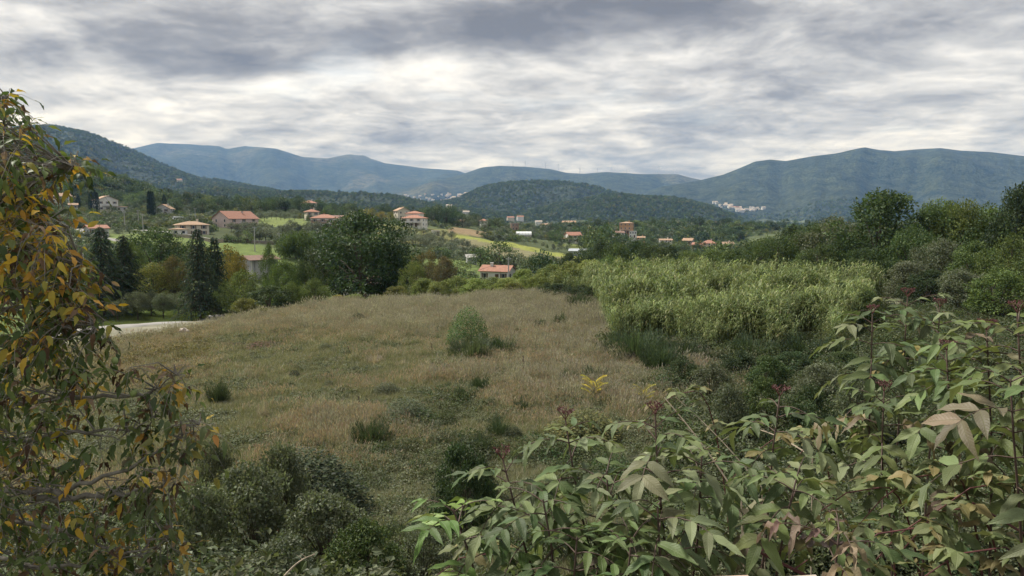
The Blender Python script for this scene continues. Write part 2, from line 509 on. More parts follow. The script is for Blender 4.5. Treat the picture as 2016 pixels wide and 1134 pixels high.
class MB:
    """collects shapes into one mesh"""
    def __init__(s):
        s.V, s.F3, s.F4, s.C, s.n = [], [], [], [], 0

    def add(s, V, F3=None, F4=None, C=(0.1, 0.1, 0.1)):
        V = np.asarray(V, float).reshape(-1, 3)
        if F3 is not None and len(F3):
            s.F3.append(np.asarray(F3, int).reshape(-1, 3) + s.n)
        if F4 is not None and len(F4):
            s.F4.append(np.asarray(F4, int).reshape(-1, 4) + s.n)
        C = np.asarray(C, float)
        s.C.append(np.broadcast_to(C, (len(V), 3)) if C.ndim == 1 else C)
        s.V.append(V)
        s.n += len(V)
        return s

    def box(s, x0, x1, y0, y1, z0, z1, C=(0.1, 0.1, 0.1)):
        V = [(x, y, z) for z in (z0, z1) for (x, y) in ((x0, y0), (x1, y0), (x1, y1), (x0, y1))]
        return s.add(V, None, [(3, 2, 1, 0), (4, 5, 6, 7), (0, 1, 5, 4), (1, 2, 6, 5), (2, 3, 7, 6), (3, 0, 4, 7)], C)

    def tube(s, pts, radii, n=6, C=(0.1, 0.1, 0.1), cap=True):
        pts = np.asarray([tuple(p) for p in pts], float)
        radii = np.broadcast_to(np.asarray(radii, float), (len(pts),))
        tan = np.gradient(pts, axis=0)
        tan /= np.linalg.norm(tan, axis=1)[:, None] + 1e-9
        ref = np.array([0.31, 0.17, 0.93]) if abs(tan[0][2]) < 0.9 else np.array([1.0, 0.1, 0.0])
        a = np.cross(tan, ref); a /= np.linalg.norm(a, axis=1)[:, None] + 1e-9
        b = np.cross(tan, a)
        ang = np.linspace(0, 2 * math.pi, n, endpoint=False)
        V = pts[:, None, :] + radii[:, None, None] * (np.cos(ang)[None, :, None] * a[:, None, :] + np.sin(ang)[None, :, None] * b[:, None, :])
        i = np.arange(len(pts) - 1)[:, None] * n + np.arange(n)[None, :]
        j = np.arange(len(pts) - 1)[:, None] * n + (np.arange(n)[None, :] + 1) % n
        F4 = np.stack([i, j, j + n, i + n], -1).reshape(-1, 4)
        V = V.reshape(-1, 3)
        F3 = []
        if cap:
            V = np.vstack([V, pts[-1:] + tan[-1:] * radii[-1]])
            top = (len(pts) - 1) * n
            F3 = [(top + k, top + (k + 1) % n, len(V) - 1) for k in range(n)]
        return s.add(V, F3, F4, C)

    def mesh(s, name, mat, smooth=False):
        if not s.V:
            return make_mesh(name, np.zeros((0, 3)), [], None, mat)
        f = []
        if s.F3: f.append(np.vstack(s.F3))
        if s.F4: f.append(np.vstack(s.F4))
        return make_mesh(name, np.vstack(s.V), f, np.vstack(s.C), mat, smooth)

    def build(s, name, mat, parent=None, smooth=False):
        return link(name, s.mesh(name, mat, smooth), parent)


def link(name, me, parent=None, loc=None):
    o = bpy.data.objects.new(name, me)
    col.objects.link(o)
    if parent is not None:
        o.parent = parent
    if loc is not None:
        o.location = loc
    return o


def tag(o, label, cat, group=None, kind=None):
    o['label'] = label
    o['category'] = cat
    if group: o['group'] = group
    if kind: o['kind'] = kind
    return o


def empty(name, loc, rz=0.0, scale=None):
    o = bpy.data.objects.new(name, None)
    o.empty_display_size = 0.3
    col.objects.link(o)
    o.location = loc
    o.rotation_euler = (0, 0, rz)
    if scale is not None:
        o.scale = scale
    return o


ORD = ['first', 'second', 'third', 'fourth', 'fifth', 'sixth', 'seventh', 'eighth', 'ninth', 'tenth', 'eleventh', 'twelfth', 'thirteenth', 'fourteenth',
       'fifteenth', 'sixteenth', 'seventeenth', 'eighteenth', 'nineteenth', 'twentieth']
_TENS = ['', '', 'twenty', 'thirty', 'forty', 'fifty', 'sixty', 'seventy', 'eighty', 'ninety']


def ordinal(i):
    if i < 20: return ORD[i]
    t, u = divmod(i + 1, 10)
    return (_TENS[t] + '-' + ORD[u - 1]) if u else _TENS[t][:-1] + 'ieth'


# ------------------------------------------------------------------ leaves by the thousand
def unit(v):
    return v / (np.linalg.norm(v, axis=-1, keepdims=True) + 1e-9)


def leaf_faces(mb, C, D, N, L, Wd, cols, fold=0.25):
    """diamond leaves folded on the midrib: C base, D direction, N face normal, L length, Wd half width"""
    D = unit(D)
    S = unit(np.cross(D, N))
    N = np.cross(S, D)
    L = np.broadcast_to(L, (len(C),))[:, None]; Wd = np.broadcast_to(Wd, (len(C),))[:, None]
    mid = C + D * L * 0.45
    p0, p2 = C, C + D * L - N * L * 0.12
    p1, p3 = mid + S * Wd + N * Wd * fold, mid - S * Wd + N * Wd * fold
    V = np.stack([p0, p1, p2, p3], 1).reshape(-1, 3)
    F4 = np.arange(len(C) * 4).reshape(-1, 4)
    F3 = np.concatenate([F4[:, [0, 1, 2]], F4[:, [0, 2, 3]]])
    mb.add(V, F3, None, np.repeat(cols, 4, axis=0))


def pick_cols(r, n, palette, jitter=0.18):
    pal = np.array([p[:3] for p in palette], float)
    w = np.array([p[3] if len(p) > 3 else 1.0 for p in palette], float)
    c = pal[r.choice(len(pal), n, p=w / w.sum())]
    return np.clip(c * (1 + (r.random((n, 1)) - 0.5) * 2 * jitter) * (1 + (r.random((n, 3)) - 0.5) * jitter * 0.6), 0.002, 1)


def rand_dir(r, n):
    return unit(r.normal(size=(n, 3)))


PAL = {
    'oak': [(0.054, 0.084, 0.035, 3), (0.081, 0.115, 0.043, 2), (0.115, 0.142, 0.054, 0.6)],
    'dark': [(0.039, 0.062, 0.031, 3), (0.062, 0.088, 0.039, 1.5)],
    'mid': [(0.094, 0.131, 0.045, 3), (0.138, 0.175, 0.056, 1.5), (0.062, 0.090, 0.037, 1)],
    'light': [(0.16, 0.195, 0.07, 3), (0.20, 0.22, 0.075, 1.5), (0.10, 0.14, 0.055, 1)],
    'hedge': [(0.20, 0.245, 0.085, 3), (0.26, 0.28, 0.10, 1.5), (0.12, 0.165, 0.06, 1)],
    'olive': [(0.144, 0.167, 0.115, 3), (0.098, 0.121, 0.075, 2), (0.207, 0.224, 0.172, 1)],
    'yellow': [(0.30, 0.23, 0.05, 3), (0.19, 0.18, 0.05, 2), (0.10, 0.12, 0.04, 1)],
    'russet': [(0.135, 0.11, 0.055, 3), (0.10, 0.10, 0.048, 3), (0.18, 0.145, 0.07, 1)],
    'conifer': [(0.042, 0.068, 0.048, 3), (0.065, 0.095, 0.065, 1.5)],
    'cypress': [(0.022, 0.036, 0.024, 3), (0.034, 0.05, 0.03, 1)],
    'pine': [(0.065, 0.10, 0.034, 3), (0.09, 0.13, 0.04, 1)],
    'ygreen': [(0.16, 0.16, 0.05, 3), (0.20, 0.18, 0.055, 1.5), (0.10, 0.12, 0.04, 2)],
    'grey': [(0.138, 0.156, 0.106, 3), (0.094, 0.112, 0.069, 2)],
}


def crown_mesh(seed, pal, n_clump, n_leaf, leaf, shape='round', bottom=0.22, gap=0.8, name='crown', mat='leaf', up=0.35):
    """crown of a tree 1 m high and about 1 m wide: leaf clumps over limbs; returns (crown mesh, trunk mesh)"""
    r = np.random.default_rng(seed)
    cs, rs = [], []
    tries = 0
    while len(cs) < n_clump and tries < 5000:
        tries += 1
        t = r.random()                                   # height share of crown
        if shape == 'round':
            rad = 0.50 * math.sqrt(max(0.0, 1 - (2 * t - 0.92) ** 2 * 0.96)) ** 0.85
        elif shape == 'tall':
            rad = 0.46 * (math.sin(math.pi * min(1, (t * 0.86 + 0.13))) ** 0.65)
        elif shape == 'flat':
            rad = 0.5 * math.sqrt(max(0.0, 1 - (2 * t - 1) ** 2))
        elif shape == 'bush':
            rad = 0.50 * math.sqrt(max(0.0, 1 - t ** 2 * 0.97))
        a = r.random() * 2 * math.pi
        lob = 1 + 0.20 * math.sin(3 * a + seed) + 0.13 * math.sin(5 * a + seed * 2 + t * 5)
        q = math.sqrt(r.random()) if r.random() < 0.35 else 0.72 + 0.28 * r.random()
        x, y = math.cos(a) * rad * q * lob, math.sin(a) * rad * q * lob
        z = bottom + (1 - bottom) * (t * 0.93 + 0.02)
        cs.append((x, y, z))
        rs.append((0.075 + 0.075 * r.random()) * (1.15 if shape != 'bush' else 1.0))
    cs = np.array(cs); rs = np.array(rs) * (60 / n_clump) ** 0.33
    mb = MB()
    k = r.choice(len(cs), n_leaf, p=rs ** 2 / (rs ** 2).sum())
    d = rand_dir(r, n_leaf)
    d[:, 2] *= 0.75
    rad = rs[k] * (0.35 + 0.75 * r.random(n_leaf) ** 0.6)
    P = cs[k] + d * rad[:, None]
    zone = (r.random(len(cs))[k] - 0.5) * 0.5            # clumps differ in colour
    cc = pick_cols(r, n_leaf, pal) * (1 + zone[:, None])
    D = unit(d * 0.7 + rand_dir(r, n_leaf) * 0.9 + np.array([0, 0, -0.15]))
    N = unit(d * 0.6 + rand_dir(r, n_leaf) * 0.6 + np.array([0, 0, up]))
    sz = leaf * (0.6 + 0.8 * r.random(n_leaf))
    leaf_faces(mb, P, D, N, sz, sz * 0.33, cc)
    crown = mb.mesh(name, mat)
    tb = MB()
    lean = (r.random(2) - 0.5) * 0.08
    fork = bottom + 0.12
    tb.tube([(0, 0, -0.03), (lean[0] * 0.4, lean[1] * 0.4, fork * 0.5), (lean[0], lean[1], fork), (lean[0] * 1.4, lean[1] * 1.4, 0.75)], [0.032, 0.025, 0.02, 0.006], 7)
    for c in cs[r.choice(len(cs), min(26, len(cs)), replace=False)]:
        s = np.array([lean[0], lean[1], fork * (0.75 + 0.35 * r.random())])
        m = s * 0.45 + c * 0.55 + np.array([0, 0, 0.03])
        tb.tube([s, m, c], [0.011, 0.007, 0.002], 4, cap=False)
    return crown, tb.mesh('trunk', 'bark', True)


def conifer_mesh(seed, n_whorl, dense, leaf, open_=0.0):
    r = np.random.default_rng(seed)
    mb, tb = MB(), MB()
    tb.tube([(0, 0, -0.03), (0.004, 0, 0.5), (0, 0.004, 1.0)], [0.022, 0.014, 0.002], 7)
    pal = PAL['conifer']
    for i in range(n_whorl):
        z = 0.10 + 0.88 * (i + 0.4 * r.random()) / n_whorl
        reach = 0.5 * (1 - z) ** 0.72 * (0.78 + 0.4 * r.random())
        nb = 7 if z < 0.8 else 5
        a0 = r.random() * 6.28
        for b in range(nb):
            if r.random() < open_: continue
            a = a0 + b * 6.283 / nb + (r.random() - 0.5) * 0.6
            L = reach * (0.7 + 0.5 * r.random())
            di = np.array([math.cos(a), math.sin(a), 0])
            pts = [np.array([0, 0, z]) + di * L * t + np.array([0, 0, L * (0.12 * t - 0.34 * t * t)]) for t in (0, 0.35, 0.7, 1)]
            tb.tube(pts, [0.005, 0.004, 0.003, 0.001], 3, cap=False)
            n = max(8, int(dense * (0.25 + L * 2.2)))
            t = r.random(n) ** 0.75
            c = np.array([0, 0, z]) + di * (L * t)[:, None] + np.stack([np.zeros(n), np.zeros(n), L * (0.12 * t - 0.34 * t * t)], 1)
            side = np.array([-di[1], di[0], 0]) * ((r.random(n) - 0.5) * L * 0.42 * (1.15 - t))[:, None]
            P = c + side + np.stack([np.zeros(n), np.zeros(n), (r.random(n) - 0.75) * 0.028], 1)
            D = unit(di * 0.8 + side * 6 + rand_dir(r, n) * 0.5 + np.array([0, 0, -0.3]))
            N = unit(rand_dir(r, n) * 0.5 + np.array([0, 0, 1.0]))
            sz = leaf * (0.6 + 0.8 * r.random(n))
            leaf_faces(mb, P, D, N, sz, sz * 0.24, pick_cols(r, n, pal) * (0.8 + 0.4 * r.random()))
    return mb.mesh('crown', 'leaf'), tb.mesh('trunk', 'bark', True)


def cypress_mesh(seed, n, leaf):
    r = np.random.default_rng(seed)
    mb, tb = MB(), MB()
    tb.tube([(0, 0, -0.03), (0, 0, 0.6)], [0.02, 0.008], 6)
    z = 0.04 + 0.95 * r.random(n)
    rad = 0.5 * np.sin(np.pi * (z * 0.88 + 0.10)) ** 0.7 * (0.72 + 0.34 * r.random(n))
    a = r.random(n) * 6.283
    P = np.stack([np.cos(a) * rad, np.sin(a) * rad, z], 1)
    out = np.stack([np.cos(a), np.sin(a), np.zeros(n)], 1)
    leaf_faces(mb, P, unit(out * 0.4 + np.array([0, 0, 1.0]) + rand_dir(r, n) * 0.3), unit(out + rand_dir(r, n) * 0.4), leaf, leaf * 0.35, pick_cols(r, n, PAL['cypress']))
    return mb.mesh('crown', 'leaf_far'), tb.mesh('trunk', 'bark', True)


# ------------------------------------------------------------------ scattering what nobody could count
def scatter(name, label, cat, pts, protos, idx, rot, scl):
    """one object of kind stuff: points in a mesh, plants set on them by geometry nodes"""
    coll = bpy.data.collections.new(name + '_kinds')
    for i, me in enumerate(protos):
        coll.objects.link(bpy.data.objects.new('%s_kind_%02d' % (name, i), me))
    me = bpy.data.meshes.new(name)
    n = len(pts)
    me.vertices.add(n)
    me.vertices.foreach_set('co', np.asarray(pts, np.float32).ravel())
    a = me.attributes.new('idx', 'INT', 'POINT'); a.data.foreach_set('value', np.asarray(idx, np.int32))
    a = me.attributes.new('rot', 'FLOAT_VECTOR', 'POINT'); a.data.foreach_set('vector', np.asarray(rot, np.float32).ravel())
    a = me.attributes.new('scl', 'FLOAT_VECTOR', 'POINT'); a.data.foreach_set('vector', np.asarray(scl, np.float32).ravel())
    o = link(name, me)
    ng = bpy.data.node_groups.new(name, 'GeometryNodeTree')
    ng.interface.new_socket('Geometry', in_out='INPUT', socket_type='NodeSocketGeometry')
    ng.interface.new_socket('Geometry', in_out='OUTPUT', socket_type='NodeSocketGeometry')
    N, Lk = ng.nodes, ng.links
    gi, go = N.new('NodeGroupInput'), N.new('NodeGroupOutput')
    ip = N.new('GeometryNodeInstanceOnPoints')
    ci = N.new('GeometryNodeCollectionInfo')
    ci.inputs['Collection'].default_value = coll
    ci.inputs['Separate Children'].default_value = True
    ci.inputs['Reset Children'].default_value = True
    ip.inputs['Pick Instance'].default_value = True

    def attr(nm, ty):
        nd = N.new('GeometryNodeInputNamedAttribute')
        nd.data_type = ty
        nd.inputs['Name'].default_value = nm
        return nd.outputs['Attribute']
    e2r = N.new('FunctionNodeEulerToRotation')
    Lk.new(attr('rot', 'FLOAT_VECTOR'), e2r.inputs[0])
    Lk.new(gi.outputs[0], ip.inputs['Points'])
    Lk.new(ci.outputs[0], ip.inputs['Instance'])
    Lk.new(attr('idx', 'INT'), ip.inputs['Instance Index'])
    Lk.new(e2r.outputs[0], ip.inputs['Rotation'])
    Lk.new(attr('scl', 'FLOAT_VECTOR'), ip.inputs['Scale'])
    Lk.new(ip.outputs[0], go.inputs[0])
    md = o.modifiers.new('spread', 'NODES')
    md.node_group = ng
    tag(o, label, cat, kind='stuff')
    return o


def in_poly(x, y, poly):
    x = np.asarray(x); y = np.asarray(y)
    r = np.zeros(x.shape, bool)
    n = len(poly)
    for i in range(n):
        x0, y0 = poly[i]; x1, y1 = poly[(i + 1) % n]
        c = ((y0 > y) != (y1 > y)) & (x < (x1 - x0) * (y - y0) / (y1 - y0 + 1e-12) + x0)
        r ^= c
    return r


def ground_poly(pts):
    """(pixel column, distance) corners -> plan polygon"""
    return [tuple(G(px, d)[:2]) for px, d in pts]

# ------------------------------------------------------------------ the land itself
FIELDS = [   # (pixel column, distance) corners, base colour of what grows there
    ([(205, 235), (430, 228), (430, 262), (330, 285), (215, 282)], (0.115, 0.15, 0.052)),
    ([(405, 196), (590, 200), (575, 252), (420, 258)], (0.115, 0.15, 0.05)),
    ([(505, 335), (620, 335), (600, 420), (510, 420)], (0.135, 0.165, 0.06)),
    ([(700, 200), (990, 200), (960, 252), (720, 256)], (0.11, 0.145, 0.05)),
    ([(735, 292), (900, 292), (960, 330), (900, 400), (740, 400)], (0.145, 0.145, 0.06)),
    ([(880, 300), (1010, 262), (1170, 262), (1160, 300), (1010, 340), (900, 350)], (0.16, 0.15, 0.085)),
    ([(880, 352), (1010, 330), (1160, 292), (1170, 308), (1020, 356), (890, 372)], (0.20, 0.215, 0.06)),
    ([(880, 376), (960, 376), (960, 440), (890, 450)], (0.20, 0.15, 0.09)),
    ([(1090, 380), (1180, 380), (1190, 430), (1090, 430)], (0.12, 0.14, 0.05)),
    ([(340, 640), (385, 640), (390, 760), (350, 760)], (0.25, 0.2, 0.14)),
]
FIELD_POLYS = [(ground_poly(p), c) for p, c in FIELDS]


def land_colour(x, y, z):
    n = len(x)
    d = y
    big = fbm(x / 14, y / 14, 11, 4)
    small = fbm(x / 2.2, y / 2.2, 12, 3)
    c = np.zeros((n, 3))
    litter = np.array([0.055, 0.05, 0.032]); dry = np.array([0.19, 0.182, 0.14]); green = np.array([0.105, 0.12, 0.06])
    lawn = np.array([0.085, 0.115, 0.04]); scrub = np.array([0.07, 0.085, 0.042]); wood = np.array([0.043, 0.056, 0.038])
    k = np.clip((big - 0.38) * 4 + (small - 0.5) * 1.2 + (d - 42) / 40, 0, 1)[:, None]
    field = green * (1 - k) + dry * k
    t = np.clip((d - 9) / 8, 0, 1)[:, None]
    c = litter * (1 - t) + field * t
    px = 1008 + F * x / np.maximum(y, 0.3)
    t = np.clip((d - 79) / 4, 0, 1)
    t = np.maximum(t, np.clip((d - (60 + (px - 150) * 0.075)) / 3, 0, 1) * (px < 460))[:, None]
    c = c * (1 - t) + lawn * t
    t = np.clip((d - 125) / 30, 0, 1)[:, None]
    val = scrub * (0.7 + 0.8 * fbm(x / 60, y / 60, 21, 3))[:, None]
    c = c * (1 - t) + val * t
    w = np.maximum(np.clip((d - 560) / 120, 0, 1), np.clip((z - 14) / 8, 0, 1) * (d > 380))
    cl = fbm(x / 420, y / 420, 31, 4)
    flat = np.clip((-6 - z) / 10, 0, 1)
    open_ = np.clip((cl - 0.5) * 9, 0, 1) * flat
    wd = w * (1 - 0.9 * open_)
    meadow = np.array([0.11, 0.125, 0.055])
    cw = wood * (1 - open_[:, None]) + meadow * open_[:, None]
    # thinner, paler turf along the windy crests
    bald = np.clip((fbm(x / 800, y / 800, 33, 4) - 0.60) * 9, 0, 1) * np.clip((d - 3800) / 1500, 0, 1)
    cw = cw * (1 - bald[:, None] * 0.5) + np.array([0.12, 0.12, 0.085]) * bald[:, None] * 0.5
    c = c * (1 - w[:, None]) + cw * w[:, None]
    for poly, cc in FIELD_POLYS:
        m = in_poly(x, y, poly)
        c[m] = np.array(cc) * (0.88 + 0.24 * fbm(x[m] / 30, y[m] / 8, 51, 3))[:, None]
        wd[m] = 0
    return c, wd


def build_land():
    nu, nd = 760, 470
    u = np.linspace(-1900, 2900, nu) - 1008
    u = u / F
    dd = np.exp(np.linspace(math.log(0.3), math.log(12600), nd))
    Ug, Dg = np.meshgrid(u, dd)
    x, y = (Ug * (Dg + 6)).ravel(), Dg.ravel()       # a little wider than the view near the camera
    z = H(x, y)
    c, wd = land_colour(x, y, z)
    HG.update(u0=u[0], du=u[1] - u[0], l0=math.log(0.3), dl=(math.log(12600) - math.log(0.3)) / (nd - 1), nu=nu, nd=nd, z=z.reshape(nd, nu))
    V = np.stack([x, y, z], 1)
    i = (np.arange(nd - 1)[:, None] * nu + np.arange(nu - 1)[None, :]).ravel()
    F4 = np.stack([i, i + 1, i + nu + 1, i + nu], 1)
    # level ground behind the camera
    b0 = len(V)
    xb = V[:nu, 0]
    back = np.stack([xb * 4, np.full(nu, -60.0), np.full(nu, -1.9)], 1)
    V = np.vstack([V, back]); c = np.vstack([c, np.tile([0.07, 0.07, 0.04], (nu, 1))]); wd = np.concatenate([wd, np.zeros(nu)])
    j = np.arange(nu - 1)
    F4 = np.vstack([F4, np.stack([b0 + j, b0 + j + 1, j + 1, j], 1)])
    me = make_mesh('ground', V, [F4], c, 'land', True)
    a = me.attributes.new('wood', 'FLOAT', 'POINT')
    a.data.foreach_set('value', wd.astype(np.float32))
    o = link('ground', me)
    o['kind'] = 'structure'
    o['label'] = 'overgrown field, valley floor and wooded mountains'


build_land()


def strip(name, pts, width, mat, label, lift=0.10):
    P = np.array([tuple(G(px, d)) for px, d in pts])
    t = np.linspace(0, len(P) - 1, len(P) * 8)
    Q = np.stack([np.interp(t, np.arange(len(P)), P[:, k]) for k in range(3)], 1)
    for _ in range(6):
        Q[1:-1] = (Q[:-2] + Q[1:-1] * 2 + Q[2:]) / 4
    tan = np.gradient(Q[:, :2], axis=0); tan /= np.linalg.norm(tan, axis=1)[:, None]
    nrm = np.stack([-tan[:, 1], tan[:, 0]], 1)
    rows = []
    r = np.random.default_rng(len(pts))
    for s, dz in ((-0.56, -0.35), (-0.5, 0), (-0.17, 0.02), (0.17, 0.02), (0.5, 0), (0.56, -0.35)):
        ww = width * s * (1 + (r.random(len(Q)) - 0.5) * 0.08)
        xy = Q[:, :2] + nrm * ww[:, None] if hasattr(ww, 'shape') else Q[:, :2] + nrm * ww
        rows.append(np.column_stack([xy, Hf(Q[:, 0], Q[:, 1]) * 0.5 + Hf(xy[:, 0], xy[:, 1]) * 0.5 + lift + dz]))
    V = np.concatenate(rows)
    n = len(Q)
    i = (np.arange(len(rows) - 1)[:, None] * n + np.arange(n - 1)[None, :]).ravel()
    me = make_mesh(name, V, [np.stack([i, i + 1, i + n + 1, i + n], 1)], None, mat, True)
    o = link(name, me)
    o['kind'] = 'structure'
    o['label'] = label
    return o


plain_mat('gravel', (0.25, 0.243, 0.228), 0.95, 0.15, 0.14, 1.3, bump=0.02)
strip('road', [(60, 59), (150, 63), (230, 67), (300, 71), (365, 76), (425, 82), (450, 86)], 4.4, 'gravel', 'pale gravel lane curving past the olive trees')
strip('lane', [(105, 330), (140, 318), (160, 300), (178, 278), (200, 266), (225, 262), (260, 256)], 3.2, 'gravel', 'pale track winding down past the small blue-white house')
strip('driveway', [(270, 305), (300, 296), (330, 290), (350, 280), (400, 268), (440, 262)], 4.0, 'gravel', 'pale driveway along the meadow wall below the cream house')

# ------------------------------------------------------------------ air
hz_me = MB().box(-30000, 30000, -120, 12800, -140, 1040).mesh('haze', 'leaf')
hz_me.materials.clear()
hm = bpy.data.materials.new('haze')
hm.use_nodes = True
T = NT(hm.node_tree)
vol = T.n('ShaderNodeVolumePrincipled', {'Color': (0.22, 0.46, 1.0, 1), 'Absorption Color': (1, 1, 1, 1), 'Density': 6.3e-5, 'Anisotropy': 0.0})
T.t.links.new(vol.outputs[0], T.n('ShaderNodeOutputMaterial').inputs['Volume'])
hz_me.materials.append(hm)
hz = link('haze', hz_me)
tag(hz, 'thin blue haze filling the valley', 'haze', kind='stuff')

# ------------------------------------------------------------------ woods on the hills (one mass)
def build_woods():
    r = np.random.default_rng(5)
    protos = []
    for i, (p, sh) in enumerate([('oak', 'round'), ('mid', 'round'), ('dark', 'tall'), ('oak', 'bush'), ('grey', 'round'), ('ygreen', 'round')]):
        protos.append(crown_mesh(300 + i, PAL[p], 16, 240, 0.16, sh, 0.03, name='wood_crown', mat='leaf_far')[0])
    n = 190000
    px = r.uniform(-260, 2280, n)
    d = np.exp(r.uniform(math.log(400), math.log(3500), n))
    x = (px - 1008) / F * d
    z = Hf(x, d)
    z2 = Hf(x * (d + 12) / d, d + 12)
    facing = (z2 - z) / 12 > (z / d) - 0.012
    c, wd = land_colour(x, d, z)
    keep = (wd * 1.05 > r.random(n)) & facing
    flat = (z < -4) & (d < 2300)
    keep &= ~(flat & (fbm(x / 90, d / 90, 77, 3) < 0.46))
    keep &= ~((fbm(x / 160, d / 160, 79, 3) < 0.36) & (r.random(n) < 0.7))
    x, d, z = x[keep], d[keep], z[keep]
    n = len(x)
    s = (3.4 + 4.4 * r.random(n) ** 1.5) * np.clip(d / 1800, 1.0, 1.3)
    kind = r.choice(6, n, p=[0.36, 0.2, 0.16, 0.16, 0.08, 0.04])
    scatter('woodland', 'dense woods covering the hills behind the valley', 'woodland',
            np.stack([x, d, z - 0.4], 1), protos, kind,
            np.stack([np.zeros(n), np.zeros(n), r.random(n) * 6.28], 1), np.stack([s * 1.05, s * 1.05, s * (0.8 + 0.35 * r.random(n))], 1))


build_woods()

def build_scrub():
    r = np.random.default_rng(8)
    protos = [crown_mesh(340 + i, PAL[p], 16, 330, 0.12, 'bush', 0.0, name='scrub', mat='leaf_far')[0] for i, p in enumerate(['grey', 'oak', 'olive', 'mid', 'ygreen'])]
    n = 26000
    px = r.uniform(-150, 1750, n)
    d = np.exp(r.uniform(math.log(128), math.log(640), n))
    x = (px - 1008) / F * d
    keep = fbm(x / 34, d / 34, 71, 4) > 0.47
    for poly, cc in FIELD_POLYS:
        keep &= ~in_poly(x, d, poly)
    for px0, d0, pw, dw in CLEAR:
        keep &= ~((np.abs(px - px0) < pw) & (d > d0 - dw) & (d < d0 + 4))
    x, d = x[keep], d[keep]
    n = len(x)
    s = 0.8 + 2.2 * r.random(n) ** 1.6 + d / 500
    scatter('hillside_scrub', 'low scrub and hedges between the valley meadows', 'scrub', np.stack([x, d, Hf(x, d) - 0.15], 1), protos, r.choice(5, n, p=[0.27, 0.3, 0.18, 0.17, 0.08]),
            np.stack([np.zeros(n), np.zeros(n), r.random(n) * 6.28], 1), np.stack([s * 1.25, s * 1.25, s], 1))


# keep lanes and house fronts clear: pixel column, distance, half width in pixels, depth
CLEAR = [(464, 335, 45, 30), (378, 285, 40, 24), (208, 425, 26, 30), (190, 272, 26, 16), (640, 345, 34, 30), (816, 392, 34, 40), (980, 205, 36, 30), (508, 165, 30, 22), (1031, 440, 18, 30), (1128, 425, 20, 30), (1138, 318, 22, 20),
         (300, 296, 45, 12), (170, 300, 60, 60), (90, 320, 60, 40), (608, 520, 14, 30), (952, 520, 10, 30), (1013, 560, 10, 30)]
build_scrub()

# ------------------------------------------------------------------ buildings
def roof_gable(mb, w, dp, h, rh, ov=0.5, th=0.16, axis='x', C=(0.4, 0.2, 0.1)):
    """two sloping slabs; ridge along axis"""
    hx, hy = (w / 2 + ov, dp / 2 + ov) if axis == 'x' else (dp / 2 + ov, w / 2 + ov)
    drop = rh * ov / (hy - ov)
    sec = [(-hy, h - drop), (0, h + rh), (hy, h - drop)]
    V = []
    for t in (0.0, th):
        for sx in (-hx, hx):
            for (yy, zz) in sec:
                V.append((sx, yy, zz + t))
    V = np.array(V)
    if axis == 'y':
        V = np.stack([-V[:, 1], V[:, 0], V[:, 2]], 1)
    o = 6
    F4 = [(0, 1, 4, 3), (1, 2, 5, 4), (6, 9, 10, 7), (7, 10, 11, 8), (0, 3, 9, 6), (2, 8, 11, 5), (0, 6, 7, 1), (1, 7, 8, 2), (3, 4, 10, 9), (4, 5, 11, 10)]
    mb.add(V, None, F4, C)


def roof_hip(mb, w, dp, h, rh, ov=0.6, th=0.16, C=(0.4, 0.2, 0.1)):
    hx, hy = w / 2 + ov, dp / 2 + ov
    rl = max(0.0, hx - hy)
    V = [(-hx, -hy, h - 0.15), (hx, -hy, h - 0.15), (hx, hy, h - 0.15), (-hx, hy, h - 0.15),
         (-hx, -hy, h + th - 0.15), (hx, -hy, h + th - 0.15), (hx, hy, h + th - 0.15), (-hx, hy, h + th - 0.15), (-rl, 0, h + rh), (rl + 0.01, 0, h + rh)]
    mb.add(V, [(5, 6, 9), (7, 4, 8)], [(3, 2, 1, 0), (0, 1, 5, 4), (1, 2, 6, 5), (2, 3, 7, 6), (3, 0, 4, 7), (4, 5, 9, 8), (6, 7, 8, 9)], C)


